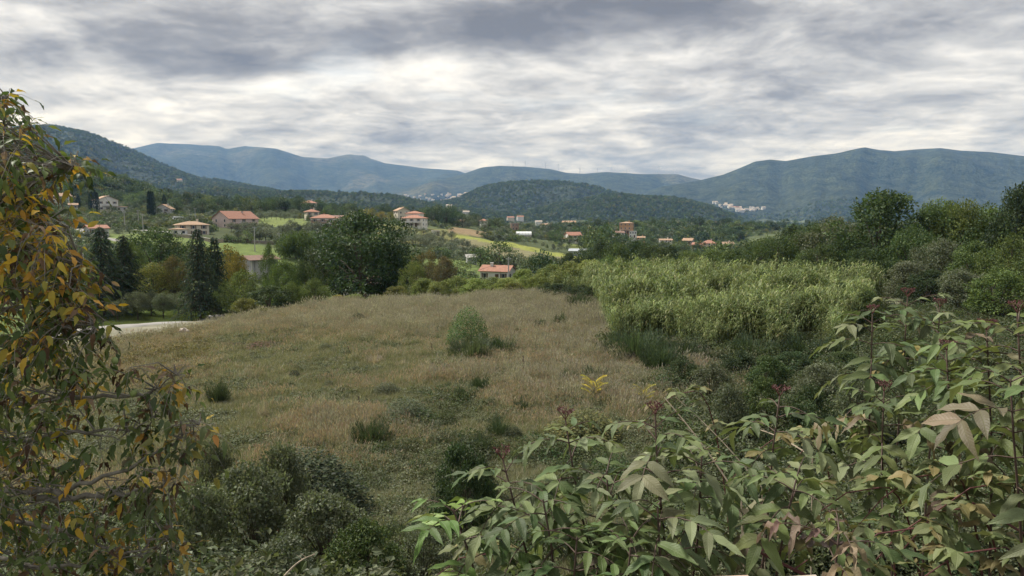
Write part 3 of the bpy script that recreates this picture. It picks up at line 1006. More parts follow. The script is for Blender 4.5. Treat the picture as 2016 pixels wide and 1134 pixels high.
def house(px, d, label, w=11, dp=9, h=5.5, rh=1.8, rot=0, roof='gable', axis='x', wall='plaster_white', rmat='roof_red', floors=2, nwin=3, door=0.2,
          chimneys=((0.2, 0.1),), lift=0.0, name='house', cat='house', balcony=False, wing=None, band=None, group=None, skirt=3.0):
    if 1255 < px < 1440:
        w, dp, h, lift = w * 0.8, dp * 0.8, h * 0.85, lift - 0.6
    w, dp, h, rh = w * 0.88, dp * 0.88, h * 0.92, rh * 0.92
    p = G(px, d)
    o = empty(name, (p.x, p.y, p.z + lift), R(rot) + math.atan2(-p.x, p.y))
    tag(o, label, cat, group)
    W = MB()
    W.box(-w / 2, w / 2, -dp / 2, dp / 2, -skirt, h)
    if roof == 'gable':
        if axis == 'x':
            for s in (-1, 1):
                W.add([(s * (w / 2 - 0.02), -dp / 2, h), (s * (w / 2 - 0.02), dp / 2, h), (s * (w / 2 - 0.02), 0, h + rh)], [(0, 1, 2)])
        else:
            for s in (-1, 1):
                W.add([(-w / 2, s * (dp / 2 - 0.02), h), (w / 2, s * (dp / 2 - 0.02), h), (0, s * (dp / 2 - 0.02), h + rh)], [(0, 1, 2)])
    W.build('wall', wall, o)
    Rm = MB()
    if roof == 'gable':
        roof_gable(Rm, w, dp, h, rh, axis=axis)
    elif roof == 'hip':
        roof_hip(Rm, w, dp, h, rh)
    else:
        Rm.box(-w / 2 - 0.25, w / 2 + 0.25, -dp / 2 - 0.25, dp / 2 + 0.25, h, h + 0.3)
    ro = Rm.build('roof', rmat, o)
    for (cx, cy) in chimneys:
        zc = h + (rh * 0.6 if roof != 'flat' else 0.2)
        m = MB().box(cx * w - 0.35, cx * w + 0.35, cy * dp - 0.3, cy * dp + 0.3, zc - 0.6, zc + 1.3)
        m.box(cx * w - 0.45, cx * w + 0.45, cy * dp - 0.4, cy * dp + 0.4, zc + 1.3, zc + 1.45)
        m.build('chimney', wall, ro)
    fh = h / floors
    nwin = min(nwin, 3)
    for fl in range(floors):
        zc = fl * fh + fh * 0.55
        for k in range(nwin):
            fx = -w / 2 + w * (k + 0.5) / nwin
            if fl == 0 and door is not None and abs(fx - door * w) < 1.2:
                continue
            for face in (0, 1, 2):
                if face and k >= 2: continue
                f, g, s1, s2 = MB(), MB(), MB(), MB()
                f.box(-0.52, 0.52, -0.05, 0.03, -0.68, 0.68)
                g.box(-0.42, 0.42, -0.075, 0.0, -0.58, 0.58)
                wo = f.build('window', 'frame_white', o)
                go = g.build('pane', 'pane', wo)
                for sx in (-1, 1) if (face == 0 and d < 450) else ():
                    MB().box(sx * 0.76 - 0.22, sx * 0.76 + 0.22, -0.07, 0.03, -0.66, 0.66).build('shutter', 'shutter', wo)
                if face == 0:
                    wo.location = (fx, -dp / 2, zc)
                else:
                    wo.location = ((-1 if face == 1 else 1) * w / 2, -dp / 2 + dp * (k + 0.5) / 2, zc)
                    wo.rotation_euler = (0, 0, (-1 if face == 1 else 1) * math.pi / 2)
    if door is not None:
        do = MB().box(door * w - 0.55, door * w + 0.55, -dp / 2 - 0.08, -dp / 2 + 0.02, 0.0, 2.15).build('door', 'wood_brown', o)
        MB().box(door * w + 0.36, door * w + 0.44, -dp / 2 - 0.13, -dp / 2 - 0.08, 1.0, 1.08).build('handle', 'metal_grey', do)
    if balcony:
        b = MB().box(-w * 0.28, w * 0.42, -dp / 2 - 1.7, -dp / 2 - 0.01, fh - 0.25, fh - 0.05)
        bo = b.build('balcony', 'concrete', o)
        rl = MB().box(-w * 0.28, w * 0.42, -dp / 2 - 1.68, -dp / 2 - 1.62, fh + 0.9, fh + 0.97)
        for k in range(14):
            xx = -w * 0.28 + w * 0.70 * (k + 0.5) / 14
            rl.box(xx - 0.03, xx + 0.03, -dp / 2 - 1.67, -dp / 2 - 1.63, fh - 0.05, fh + 0.9)
        rl.build('railing', 'metal_grey', bo)
        for xx in (-w * 0.26, w * 0.40):
            MB().box(xx - 0.15, xx + 0.15, -dp / 2 - 1.6, -dp / 2 - 1.3, -skirt, fh - 0.25).build('pillar', wall, o)
    if band:
        MB().box(-w / 2 - 0.03, w / 2 + 0.03, -dp / 2 - 0.03, dp / 2 + 0.03, h * 0.80, h * 0.97).build('wall_band', band, o)
    if wing:
        wx, wy, ww, wd_, wh, wrh, wmat = wing
        m = MB().box(wx - ww / 2, wx + ww / 2, wy - wd_ / 2, wy + wd_ / 2, -skirt, wh)
        wg = m.build('wing', wmat, o)
        m2 = MB()
        roof_hip(m2, ww, wd_, wh, wrh)
        m2.V = [v + np.array([wx, wy, 0]) for v in m2.V]
        m2.build('wing_roof', rmat, wg)
        for k in range(2):
            MB().box(wx - ww / 4 + k * ww / 2 - 0.5, wx - ww / 4 + k * ww / 2 + 0.5, wy - wd_ / 2 - 0.06, wy - wd_ / 2 + 0.02, wh * 0.35, wh * 0.75).build('pane', 'pane', wg)
    return o


house(464, 335, 'long pink house with red tiled roof and chimneys beside green meadow', 19, 13, 4.8, 3.6, 40, wall='plaster_pink', floors=2, nwin=5, chimneys=((-0.1, 0.15), (0.15, -0.15), (0.32, 0.1)), balcony=True, lift=-0.5)
house(378, 285, 'low cream house with pale hipped roof below the pink house', 13, 10, 4.6, 1.5, 8, 'hip', wall='plaster_cream', rmat='roof_pale', floors=2, nwin=4, wing=(-5.5, -6, 5.5, 4, 2.6, 0.35, 'plaster_white'), chimneys=((0.2, 0.1),), lift=-0.3)
house(208, 425, 'big white house with broad gable beside dark cypresses', 12.5, 13, 7.4, 2.6, 14, axis='y', rmat='roof_pale', floors=2, nwin=3, balcony=True, wing=(7.0, -4, 6, 6, 3.0, 0.3, 'plaster_grey'), lift=0.6, skirt=6)
house(190, 272, 'small blue-white house with red gable roof beside winding track', 7.6, 7, 2.9, 1.2, 18, wall='plaster_grey', floors=1, nwin=3, chimneys=((-0.2, 0.2),))
house(325, 405, 'pale blue-grey gabled house behind the white van', 9, 12, 4.2, 2.6, -14, axis='y', wall='plaster_grey', rmat='roof_pale', nwin=2, lift=0.4)
house(640, 345, 'brown house with white band under red hipped roof', 13, 9.5, 5.4, 1.9, -14, 'hip', wall='plaster_brown', band='plaster_white', nwin=4, chimneys=((-0.05, 0.1),), balcony=True, lift=-0.2)
house(614, 410, 'small house with red roof behind the brown house', 8, 8, 5.2, 1.7, 10, 'hip', wall='plaster_cream', nwin=2)
house(608, 520, 'white villa with pale red hipped roof high on the slope', 13, 10, 4.6, 2.0, 0, 'hip', nwin=3, lift=3.0, skirt=5)
house(652, 400, 'long low dark-roofed farm building on the slope', 15, 7, 3.0, 0.9, -6, rmat='roof_dark', wall='stone_wall', floors=1, nwin=5, chimneys=())
house(816, 392, 'white house with two-level red roof above the olive grove', 13.5, 10, 5.2, 1.8, -20, 'hip', nwin=4, balcony=True, wing=(-2.5, 7.5, 8, 7, 7.4, 1.4, 'plaster_white'))
house(791, 450, 'pale gabled house behind the two-level red roof', 9, 9, 6.0, 2.0, 20, axis='y', wall='plaster_cream', rmat='roof_pale', nwin=2, lift=1.5, skirt=5)
house(952, 520, 'narrow white tower house with red hipped roof', 5.6, 5.6, 6.5, 1.6, 12, 'hip', floors=2, nwin=2, chimneys=(), lift=-1.2)
house(1013, 560, 'flat-topped bare brown block house above white greenhouse', 6.6, 7, 6.0, 0.3, 8, 'flat', wall='plaster_brown', rmat='concrete', nwin=2, chimneys=())
house(980, 205, 'long white farmhouse with red roof just beyond the hedge', 10.0, 6.0, 3.3, 1.5, -24, floors=1, nwin=4, chimneys=((-0.18, -0.12),), door=0.1, lift=-0.4)
house(1128, 425, 'white house with red tiled roof beside big dark tree', 9, 8, 4.6, 1.9, 20, rmat='roof_red', nwin=3, chimneys=(), wing=(-6, -2, 4, 4, 2.4, 0.4, 'plaster_white'), lift=1.0)
house(1233, 600, 'tall orange house of three storeys above the trees', 11.5, 10, 9.5, 1.3, -12, 'hip', wall='plaster_orange', rmat='roof_pale', floors=3, nwin=4, balcony=True, lift=3.6, skirt=6)
house(1217, 560, 'low white house below the tall orange house', 9.5, 8, 4.4, 1.4, 12, rmat='roof_dark', nwin=3, lift=2.0, skirt=6)
house(1246, 575, 'white cubic house at the corner of the tall orange house', 6.5, 6, 5.5, 0.3, 0, 'flat', rmat='concrete', nwin=3, chimneys=(), lift=3.0, skirt=6)
house(1395, 470, 'pale house with broad red hipped roof among trees', 12.0, 10, 4.2, 2.2, 6, 'hip', wall='plaster_pink', nwin=4, lift=2.6, skirt=6)
house(1374, 455, 'yellow-orange house with red roof in front of the red hipped roof', 9, 7, 3.6, 1.2, -16, wall='plaster_yellow', floors=1, nwin=3, lift=2.2, skirt=6)
house(1310, 500, 'low white terrace house between the dark trees', 12, 7, 4.0, 0.9, 12, rmat='roof_pale', nwin=4, lift=1.8, skirt=6)
house(1355, 520, 'pale stone house with light roof behind the trees', 10, 7, 3.8, 1.6, -20, wall='stone_wall', rmat='roof_pale', nwin=3, lift=2.4, skirt=6)
house(1432, 500, 'pinkish low house with pale roof at the end of the village', 10, 8, 3.6, 1.2, 16, wall='plaster_pink', rmat='roof_pale', floors=1, nwin=3, lift=2.0, skirt=6)
house(1262, 545, 'orange low house half hidden by tree crowns', 8, 7, 3.6, 0.9, 0, wall='plaster_orange', rmat='roof_pale', nwin=3, lift=1.6, skirt=6)
house(118, 500, 'cream house with brown roofs on the slope behind the walnut branches', 14, 10, 5.0, 2.2, 10, wall='plaster_cream', rmat='roof_pale', nwin=4, wing=(8, 2, 7, 7, 4, 1.2, 'plaster_cream'), lift=2, skirt=5)
house(145, 420, 'small white annex with lean roof beside round tree', 5, 5, 5.5, 0.9, 0, rmat='roof_pale', nwin=2, chimneys=(), lift=-0.5)
house(200, 470, 'flat roofed building behind the white gabled house', 10, 7, 4.0, 0.3, -6, 'flat', wall='plaster_brown', rmat='metal_grey', nwin=4, chimneys=(), lift=1)
house(722, 128, 'pale house mostly hidden behind the big oak', 9, 6, 3.6, 1.2, 12, wall='plaster_white', rmat='roof_dark', nwin=3, chimneys=(), lift=-0.6)
house(1075, 720, 'small pale house far beyond the greenhouse', 12, 8, 4.5, 1.5, 10, rmat='roof_pale', wall='plaster_cream', nwin=3, lift=2, skirt=5)
house(1120, 760, 'far pinkish farmhouse with two dark cypresses', 16, 8, 4.5, 1.8, 5, wall='plaster_pink', rmat='roof_pale', nwin=4, lift=3, skirt=6)
house(905, 480, 'small cream cottage among trees below the woods', 7, 6, 3.0, 1.0, 5, wall='plaster_cream', rmat='roof_pale', floors=1, nwin=2, chimneys=())
house(858, 345, 'tiny white shed on the meadow edge', 4, 4, 2.6, 0.5, 5, 'flat', rmat='concrete', floors=1, nwin=1, door=0.25, chimneys=(), name='shed', cat='shed')


def open_shed(px, d, label, w, dp, h, rot, mat='metal_grey', rmat='metal_grey'):
    p = G(px, d)
    o = empty('shed', p, R(rot) + math.atan2(-p.x, p.y))
    tag(o, label, 'shed')
    m = MB()
    m.box(-w / 2, w / 2, dp / 2 - 0.15, dp / 2, -2, h)
    m.box(-w / 2, -w / 2 + 0.15, -dp / 2, dp / 2 - 0.16, -2, h)
    m.build('wall', mat, o)
    MB().box(-w / 2 + 0.16, w / 2, -dp / 2 + 0.5, dp / 2 - 0.17, -2, 0.05).build('floor_slab', 'concrete', o)
    for k in range(3):
        x = -w / 2 + 0.3 + (w - 0.5) * k / 2
        MB().box(x - 0.12, x + 0.12, -dp / 2, -dp / 2 + 0.24, -2, h).build('post', 'frame_white', o)
    r = MB()
    roof_gable(r, w, dp, h, 0.8, 0.5, 0.12)
    r.build('roof', rmat, o)
    for k in range(5):
        x = -w / 2 + w * (k + 0.5) / 5
        MB().box(x - w / 11, x + w / 11, -dp / 2 + 0.6, -dp / 2 + 0.66, 0.06, h - 0.2).build('panel', mat, o)
    return o


open_shed(508, 165, 'grey-white shed with brown roof and open front beside poplar', 7.0, 6, 4.6, 30, 'plaster_grey', 'roof_dark')
open_shed(1138, 318, 'low blue-grey metal shed at the end of the ploughed field', 7.2, 5, 2.4, -8)
open_shed(928, 245, 'small grey hut between the olive grove and dark trees', 3.4, 3, 2.4, 10, 'plaster_grey', 'concrete')


def greenhouse(px, d, w, dp, h, label):
    p = G(px, d)
    o = empty('greenhouse', p, R(4) + math.atan2(-p.x, p.y))
    tag(o, label, 'greenhouse')
    m = MB()
    a = np.linspace(0, math.pi, 13)
    prof = np.stack([-np.cos(a) * dp / 2, np.sin(a) ** 0.8 * h], 1)
    V = [(sx, y, z) for sx in (-w / 2, w / 2) for (y, z) in prof]
    n = 13
    m.add(V, None, [(k, k + 1, n + k + 1, n + k) for k in range(n - 1)])
    m.build('film_cover', 'plastic_film', o, True)
    for sx in (-1, 1):
        e = MB()
        e.add([(sx * (w / 2 - 0.03), y, z) for (y, z) in prof] + [(sx * (w / 2 - 0.03), 0, 0)], [(k, k + 1, n) for k in range(n - 1)])
        e.build('end_wall', 'plastic_film', o)
    for k in range(6):
        x = -w / 2 + 0.02 + (w - 0.04) * k / 5
        MB().tube([(x, y * 1.01, z * 1.01) for (y, z) in prof], 0.06, 5).build('hoop', 'metal_grey', o)
    MB().box(-w / 2 - 0.04, w / 2 + 0.04, -dp / 2 - 0.06, -dp / 2 - 0.01, 0.0, 0.9).build('side_skirt', 'concrete', o)


greenhouse(1031, 440, 9.4, 6, 3.0, 'white plastic tunnel greenhouse in the fields')


def van(px, d, label, rot=0):
    p = G(px, d)
    o = empty('van', (p.x, p.y, p.z + 0.05), R(rot) + math.atan2(-p.x, p.y))
    tag(o, label, 'van')
    prof = [(-2.7, 0.35), (2.6, 0.35), (2.6, 2.5), (-1.2, 2.75), (-1.75, 2.6), (-2.25, 1.45), (-2.7, 1.2)]
    n = len(prof)
    V = [(x, y, z) for y in (-0.98, 0.98) for (x, z) in prof]
    m = MB()
    m.add(V, [(0, k, k + 1) for k in range(1, n - 1)] + [(n, n + k + 1, n + k) for k in range(1, n - 1)], [(k, n + k, n + (k + 1) % n, (k + 1) % n) for k in range(n)])
    m.build('body', 'van_white', o)
    for x in (-1.7, 1.6):
        for y in (-0.9, 0.9):
            w = MB()
            w.tube([(x, y - 0.11, 0.36), (x, y + 0.11, 0.36)], 0.36, 14)
            wo = w.build('wheel', 'tyre', o)
            MB().tube([(x, y - 0.13, 0.36), (x, y + 0.13, 0.36)], 0.18, 10).build('rim', 'metal_grey', wo)
    MB().add([(-2.22, -0.85, 1.5), (-2.22, 0.85, 1.5), (-1.80, 0.8, 2.5), (-1.80, -0.8, 2.5)], None, [(0, 1, 2, 3)]).build('windscreen', 'pane', o)
    MB().box(-1.9, -1.1, -1.0, -0.975, 1.45, 2.15).build('door_window', 'pane', o)
    MB().box(-0.6, 0.4, -1.0, -0.975, 1.5, 2.1).build('side_window', 'pane', o)
    for y in (-0.7, 0.7):
        MB().box(-2.74, -2.69, y - 0.15, y + 0.15, 0.8, 1.0).build('headlight', 'frame_white', o)


van(350, 352, 'white van parked on the slope behind the cream house', 8)


def retaining_wall(pts, h, label, mat='stone_wall'):
    m = MB()
    P = [G(px, d) for px, d in pts]
    o = empty('garden_wall', P[0])
    tag(o, label, 'wall')
    for a, b in zip(P[:-1], P[1:]):
        t = (b - a); t.z = 0; t.normalize()
        nn = Vector((-t.y, t.x, 0)) * 0.2
        V = []
        for p in (a, b):
            for s in (-1, 1):
                for zz in (-0.6, h):
                    V.append(tuple(p + nn * s + Vector((0, 0, zz)) - P[0]))
        m.add(V, None, [(0, 1, 5, 4), (2, 6, 7, 3), (1, 3, 7, 5), (0, 4, 6, 2), (0, 2, 3, 1), (4, 5, 7, 6)])
    m.build('masonry', mat, o)
    c = MB()
    for a, b in zip(P[:-1], P[1:]):
        t = (b - a); t.z = 0; t.normalize()
        nn = Vector((-t.y, t.x, 0)) * 0.26
        V = [tuple(p + nn * s + Vector((0, 0, h + 0.003 + zz)) - P[0]) for p in (a, b) for s in (-1, 1) for zz in (0, 0.12)]
        c.add(V, None, [(0, 1, 5, 4), (2, 6, 7, 3), (1, 3, 7, 5), (0, 4, 6, 2), (0, 2, 3, 1), (4, 5, 7, 6)])
    c.build('coping', 'concrete', o)


retaining_wall([(330, 272), (370, 266), (420, 258), (440, 256)], 1.3, 'grey stone wall along the driveway below the cream house')
retaining_wall([(235, 360), (300, 345), (340, 338)], 1.4, 'long low wall above the green meadow under the trees')
retaining_wall([(440, 258), (500, 262), (560, 268)], 0.9, 'low wall between the green meadow and olive scrub', 'stone_wall')


def pole(px, d, ytop, label, arm=True, mat='concrete'):
    p = G(px, d)
    h = at(px, ytop, d).z - p.z
    o = empty('utility_pole', p)
    tag(o, label, 'pole', 'utility poles in the valley')
    MB().tube([(0, 0, -0.5), (0, 0, h * 0.5), (0, 0, h)], [0.19, 0.16, 0.12], 8).build('pole', mat, o)
    if arm:
        MB().box(-0.7, 0.7, -0.06, 0.06, h - 0.45, h - 0.33).build('crossarm', 'metal_grey', o)
        for x in (-0.6, 0, 0.6):
            MB().tube([(x, 0, h - 0.33), (x, 0, h - 0.08)], [0.05, 0.035], 6).build('insulator', 'frame_white', o)
    return Vector((p.x, p.y, p.z + h - 0.1))


def cable(a, b, label, sag=0.03, rad=0.03):
    m = MB()
    L = (b - a).length
    m.tube([a.lerp(b, t) - Vector((0, 0, 4 * sag * L * t * (1 - t))) for t in np.linspace(0, 1, 14)], rad, 4)
    tag(m.build('power_cable', 'cable_black'), label, 'cable', 'overhead cables in the valley')


p1 = pole(246, 300, 416, 'pale concrete pole left of two others above the green meadow')
p2 = pole(273, 315, 413, 'tall pale pole in the middle of three above the green meadow')
p3 = pole(282, 290, 421, 'short pale pole right of two others above the green meadow')
p4 = pole(385, 360, 409, 'pale pole rising behind the cream house')
p5 = pole(502, 235, 446, 'thin pole above the scrub between pink house and grey shed')
p6 = pole(551, 225, 458, 'thin pole standing in the olive scrub beside the round pine')
p7 = pole(167, 140, 500, 'grey pole beside the dark conifers and walnut leaves')
p8 = pole(1001, 190, 507, 'concrete pole with cables above the long white farmhouse')
p9 = pole(975, 540, 436, 'thin pole among dark trees beside the narrow tower house')
p10 = pole(1072, 480, 455, 'thin pole right of the white greenhouse')
p11 = pole(100, 330, 418, 'pale pole on the slope behind walnut branches')
cable(p11, p1, 'cable sagging to the leftmost pole above the meadow')
cable(p1, p2, 'cable between the left and middle meadow poles')
cable(p2, p4, 'cable running past the cypresses to the cream house pole')
cable(p4, p5, 'cable from the cream house pole down to the scrub')
cable(p5, p6, 'cable through the olive scrub towards the round pine')
cable(p8, G(900, 150) + Vector((0, 0, 5)), 'cable running down from the farmhouse pole into the trees', 0.02)
cable(p3, p4, 'cable from the short pole to the cream house pole')


def turbine(px, ytop, ybase_d, label, ph):
    d = ybase_d
    x = (px - 1008) / F * d
    z = Hs(x, d)
    h = max(35.0, (at(px, ytop, d).z - z))
    o = empty('wind_turbine', (x, d, z))
    tag(o, label, 'wind turbine', 'wind turbines on the far ridge')
    MB().tube([(0, 0, -5), (0, 0, h)], [2.6, 1.6], 8).build('tower', 'turbine_white', o)
    MB().box(-1.8, 1.8, -3.5, 5, h - 1.5, h + 2.0).build('nacelle', 'turbine_white', o)
    hub = MB().tube([(0, -6.0, h + 0.3), (0, -3.5, h + 0.3)], [0.8, 1.6], 8).build('hub', 'turbine_white', o)
    for k in range(3):
        a = ph + k * 2.0944
        L = h * 0.62
        tip = (math.sin(a) * L, -5, h + 0.3 + math.cos(a) * L)
        mid = (math.sin(a) * L * 0.3, -5, h + 0.3 + math.cos(a) * L * 0.3)
        MB().tube([(0, -5, h + 0.3), mid, tip], [1.0, 1.5, 0.3], 5).build('blade', 'turbine_white', hub)


for i, (px, yt) in enumerate([(1010, 318), (1034, 318), (1073, 321), (1098, 326), (1140, 332), (1175, 335), (1201, 337), (1231, 335), (1294, 331), (1325, 336)]):
    dd = 7200
    for q in np.linspace(6400, 8000, 60):                     # stand on the crest
        x = (px - 1008) / F * q
        if Hs(x, q) / q > Hs((px - 1008) / F * dd, dd) / dd:
            dd = q
    turbine(px, yt, dd, 'white wind turbine on the far ridge, %s from the left' % ORD[i], i * 0.7)


# ---- far villages and scattered farms: one small house, copied
def small_house(wm, rm):
    w = MB().box(-5, 5, -4, 4, -4, 5.5)
    for s in (-1, 1):
        w.add([(s * 4.98, -4, 5.5), (s * 4.98, 4, 5.5), (s * 4.98, 0, 7.4)], [(0, 1, 2)])
    r = MB()
    roof_gable(r, 10, 8, 5.5, 1.9)
    return w.mesh('wall', wm), r.mesh('roof', rm)


plain_mat('roof_light', (0.42, 0.36, 0.30), 0.9, 0.2)
plain_mat('wall_bright', (0.58, 0.57, 0.54), 0.85, 0.2)
SH = [small_house('wall_bright', 'roof_light'), small_house('plaster_cream', 'roof_red'), small_house('plaster_white', 'roof_red'), small_house('plaster_pink', 'roof_pale')]


def far_house(px, d, label, group, k, s, rz, lift=0.0):
    x = (px - 1008) / F * d
    z = Hs(x, d)
    o = empty('house', (x, d, z + lift), rz, s)
    tag(o, label, 'house', group)
    for nm, me in zip(('wall', 'roof'), SH[k]):
        link(nm, me, o)


def find_d(px, py, d0, d1):
    """where the sight line of a pixel first meets the ground"""
    ds = np.exp(np.linspace(math.log(d0), math.log(d1), 500))
    u, v = (px - 1008) / F, (567 - py) / F
    t = ds / (CP + SP * v)
    z = Hf(u * t, ds)
    hit = np.nonzero(z > t * (-SP + CP * v))[0]
    return ds[hit[0]] if len(hit) else None


r_ = np.random.default_rng(3)
VILL = [('white house in the village at the foot of the blue mountains', 'far village under the blue range', [(788 + 135 * r_.random(), 381 + 17 * r_.random() ** 0.8) for _ in range(46)], 3000, 9000, 1.2),
        ('pale house in the village on the shoulder of the forested mountain', 'far village on the mountain shoulder', [(1402 + 62 * t + 0, 399 + 12 * t + 9 * r_.random()) for t in r_.random(34)] + [(1455 + 48 * r_.random(), 409 + 7 * r_.random()) for _ in range(16)], 2600, 6000, 1.1)]
for label, grp, pts, d0, d1, s in VILL:
    for (px, py) in pts:
        d = find_d(px, py, d0, d1)
        if d:
            sc = s * (0.7 + 0.6 * r_.random())
            far_house(px, d, label, grp, int(r_.choice(4, p=[0.82, 0.06, 0.08, 0.04])), (sc * (0.8 + r_.random()), sc, sc * (0.8 + 0.7 * r_.random())), r_.random() * 1.2 - 0.6, 1.0)
FAR_SPOTS = [(918, 425, 'lone white house high in the valley woods'), (1005, 437, 'white house among valley trees above the brown block house'), (1024, 435, 'pale house in the valley woods, right of the one above the brown block'),
             (1060, 445, 'pale farmhouse in the valley right of the greenhouse'), (1410, 447, 'small pale house at the foot of the wooded hill'), (1500, 464, 'long pale warehouse on the valley floor'), (1540, 463, 'pale warehouse beside another on the valley floor'),
             (1660, 446, 'white building at the foot of the great mountain'), (1990, 438, 'pale house seen between the tree tops at the far edge'), (885, 412, 'white house at the edge of the valley woods'), (360, 361, 'pale farmhouse on the bare hillside patch')]
for i, (px, py, label) in enumerate(FAR_SPOTS):
    d = find_d(px, py, 1300 if 'ware' in label else 620, 5000)
    if d:
        wide = 4.0 if 'warehouse' in label else 1.3
        far_house(px, d, label, None, i % 3, (wide * 1.2, 1.2, 1.2 if wide > 2 else 1.3), 0.2, 3.0)

# ------------------------------------------------------------------ trees one can tell apart
PROTO = {}


def proto(kind, near):
    key = (kind, near)
    if key not in PROTO:
        lst = []
        base = abs(hash_name(kind)) % 1000
        for v in range(3 if near else 3):
            sd = base + v * 31 + (500 if near else 0)
            nl, lf, nc = (9000, 0.030, 85) if near else (1300, 0.062, 34)
            mat = 'leaf' if near else 'leaf_far'
            if kind == 'conifer':
                lst.append(conifer_mesh(sd, 30, 30 if near else 12, 0.040 if near else 0.06))
            elif kind == 'conifer_thin':
                lst.append(conifer_mesh(sd, 26, 30 if near else 10, 0.05, 0.12))
            elif kind == 'cypress':
                lst.append(cypress_mesh(sd, 900, 0.09))
            elif kind == 'umbrella':
                lst.append(crown_mesh(sd, PAL['pine'], 40, nl, lf * 1.2, 'flat', 0.55, mat=mat, up=0.8))
            elif kind == 'olive':
                lst.append(crown_mesh(sd, PAL['olive'], 26 if not near else 45, nl, lf * 0.95, 'round', 0.40, mat=mat))
            elif kind == 'poplar':
                lst.append(crown_mesh(sd, PAL['mid'], nc, nl, lf, 'tall', 0.06, mat=mat))
            elif kind.startswith('bush_'):
                lst.append(crown_mesh(sd, PAL[kind[5:]], nc, nl, lf * 1.15, 'bush', 0.02, mat=mat))
            elif kind.startswith('tall_'):
                lst.append(crown_mesh(sd, PAL[kind[5:]], nc + 10, nl + 2500, lf * 0.95, 'tall', 0.10, mat=mat))
            else:
                lst.append(crown_mesh(sd, PAL[kind], nc, nl, lf, 'round', 0.14, mat=mat))
        PROTO[key] = lst
    return PROTO[key]


def hash_name(s):
    h = 0
    for c in s:
        h = (h * 131 + ord(c)) % 1000003
    return h


_tcount = [0]
TREE_NAMES = {'conifer': 'fir_tree', 'conifer_thin': 'fir_tree', 'cypress': 'cypress_tree', 'umbrella': 'umbrella_pine', 'olive': 'olive_tree', 'poplar': 'poplar_tree'}


def tree(px, d, ytop, wpx, kind, label, group=None, near=None, h=None, w=None, dz=0.0):
    p = G(px, d)
    if h is None:
        h = max(1.0, at(px, ytop, d).z - p.z)
    if w is None:
        w = wpx / F * d
    near = d < 135 if near is None else near
    _tcount[0] += 1
    v = proto(kind, near)[_tcount[0] % 3]
    isb = kind.startswith('bush_')
    o = empty('shrub' if isb else TREE_NAMES.get(kind, 'tree'), (p.x, p.y, p.z - 0.05 + dz), (_tcount[0] * 2.399) % 6.283, (w, w, h))
    tag(o, label, 'shrub' if isb else 'tree', group)
    link('stem' if isb else 'trunk', v[1], o)
    link('crown', v[0], o)
    return o


# --- beyond the lane and round the oak
tree(206, 88, 438, 140, 'conifer', 'tall dark fir left of its twin beside the gravel lane')
tree(250, 92, 456, 118, 'conifer', 'dark fir right of its taller twin beside the gravel lane')
tree(395, 84, 444, 112, 'conifer', 'tall slender dark fir with bare lower trunk above the olives')
tree(427, 90, 460, 84, 'conifer_thin', 'thin see-through fir right of the slender dark fir')
tree(312, 128, 449, 120, 'oak', 'round dark green tree between the two pairs of firs')
tree(262, 118, 478, 60, 'mid', 'small green tree behind the twin firs')
tree(305, 104, 520, 80, 'ygreen', 'yellow-green tree below the round dark tree')
tree(345, 106, 505, 62, 'russet', 'reddish tinted tree beside the yellow-green tree')
tree(356, 112, 530, 50, 'mid', 'plain green tree left of the slender fir')
tree(450, 140, 486, 60, 'yellow', 'golden yellow tree behind the thin fir')
tree(470, 132, 496, 40, 'yellow', 'golden tree beside the grey open shed')
tree(533, 118, 478, 36, 'poplar', 'slim poplar right of the grey open shed')
tree(595, 165, 461, 66, 'umbrella', 'umbrella pine with bright rounded crown behind the poplar', near=True)
tree(482, 84, 532, 84, 'mid', 'broad green tree in front of the grey shed')
tree(455, 88, 560, 66, 'mid', 'low green tree right of the olive row')
tree(532, 78, 560, 92, 'bush_dark', 'big dark rounded bush at the edge of the field')
tree(483, 68, 586, 62, 'bush_ygreen', 'yellow-green bush in front of the dark rounded bush')
tree(560, 92, 515, 62, 'mid', 'green tree between poplar and big oak')
tree(603, 96, 512, 68, 'oak', 'dark green tree touching the big oak')
tree(622, 84, 548, 56, 'mid', 'small tree in front of the big oak on its left')
tree(575, 80, 556, 50, 'mid', 'small green tree at the field edge left of the oak')
tree(712, 100, 422, 190, 'dark', 'big spreading dark oak at the far edge of the field')
tree(668, 108, 466, 130, 'dark', 'dark oak forming the left shoulder of the big oak')
tree(757, 104, 470, 110, 'dark', 'dark oak forming the right shoulder of the big oak')
tree(640, 128, 470, 60, 'grey', 'grey-green tree behind the left shoulder of the oak')
tree(782, 77, 562, 54, 'bush_ygreen', 'round yellow-green bush below the big oak')
tree(700, 77, 578, 44, 'bush_light', 'low light bush under the big oak trunk')
tree(667, 77, 580, 40, 'bush_yellow', 'low yellowish bush left of the oak trunk')
tree(735, 78, 580, 36, 'bush_light', 'small pale bush between the oak and the round bush')
tree(818, 86, 515, 56, 'light', 'light green tree right of the big oak')
tree(838, 150, 492, 56, 'russet', 'russet brown tree behind the light green tree', near=True)
tree(875, 160, 505, 48, 'russet', 'thin brownish tree left of the long white farmhouse', near=True)
for i, (px, dd, yt, w, kd) in enumerate([(272, 84, 574, 46, 'olive'), (298, 90, 577, 44, 'olive'), (322, 86, 580, 46, 'olive'), (352, 92, 575, 44, 'olive'), (376, 88, 582, 48, 'olive'), (432, 92, 584, 44, 'olive'), (232, 84, 590, 40, 'olive')]):
    tree(px, dd, yt, w, kd, 'grey-green olive beside the gravel lane, %s from the left' % ORD[[1, 2, 3, 4, 5, 6, 0][i]], 'olives beside the lane')
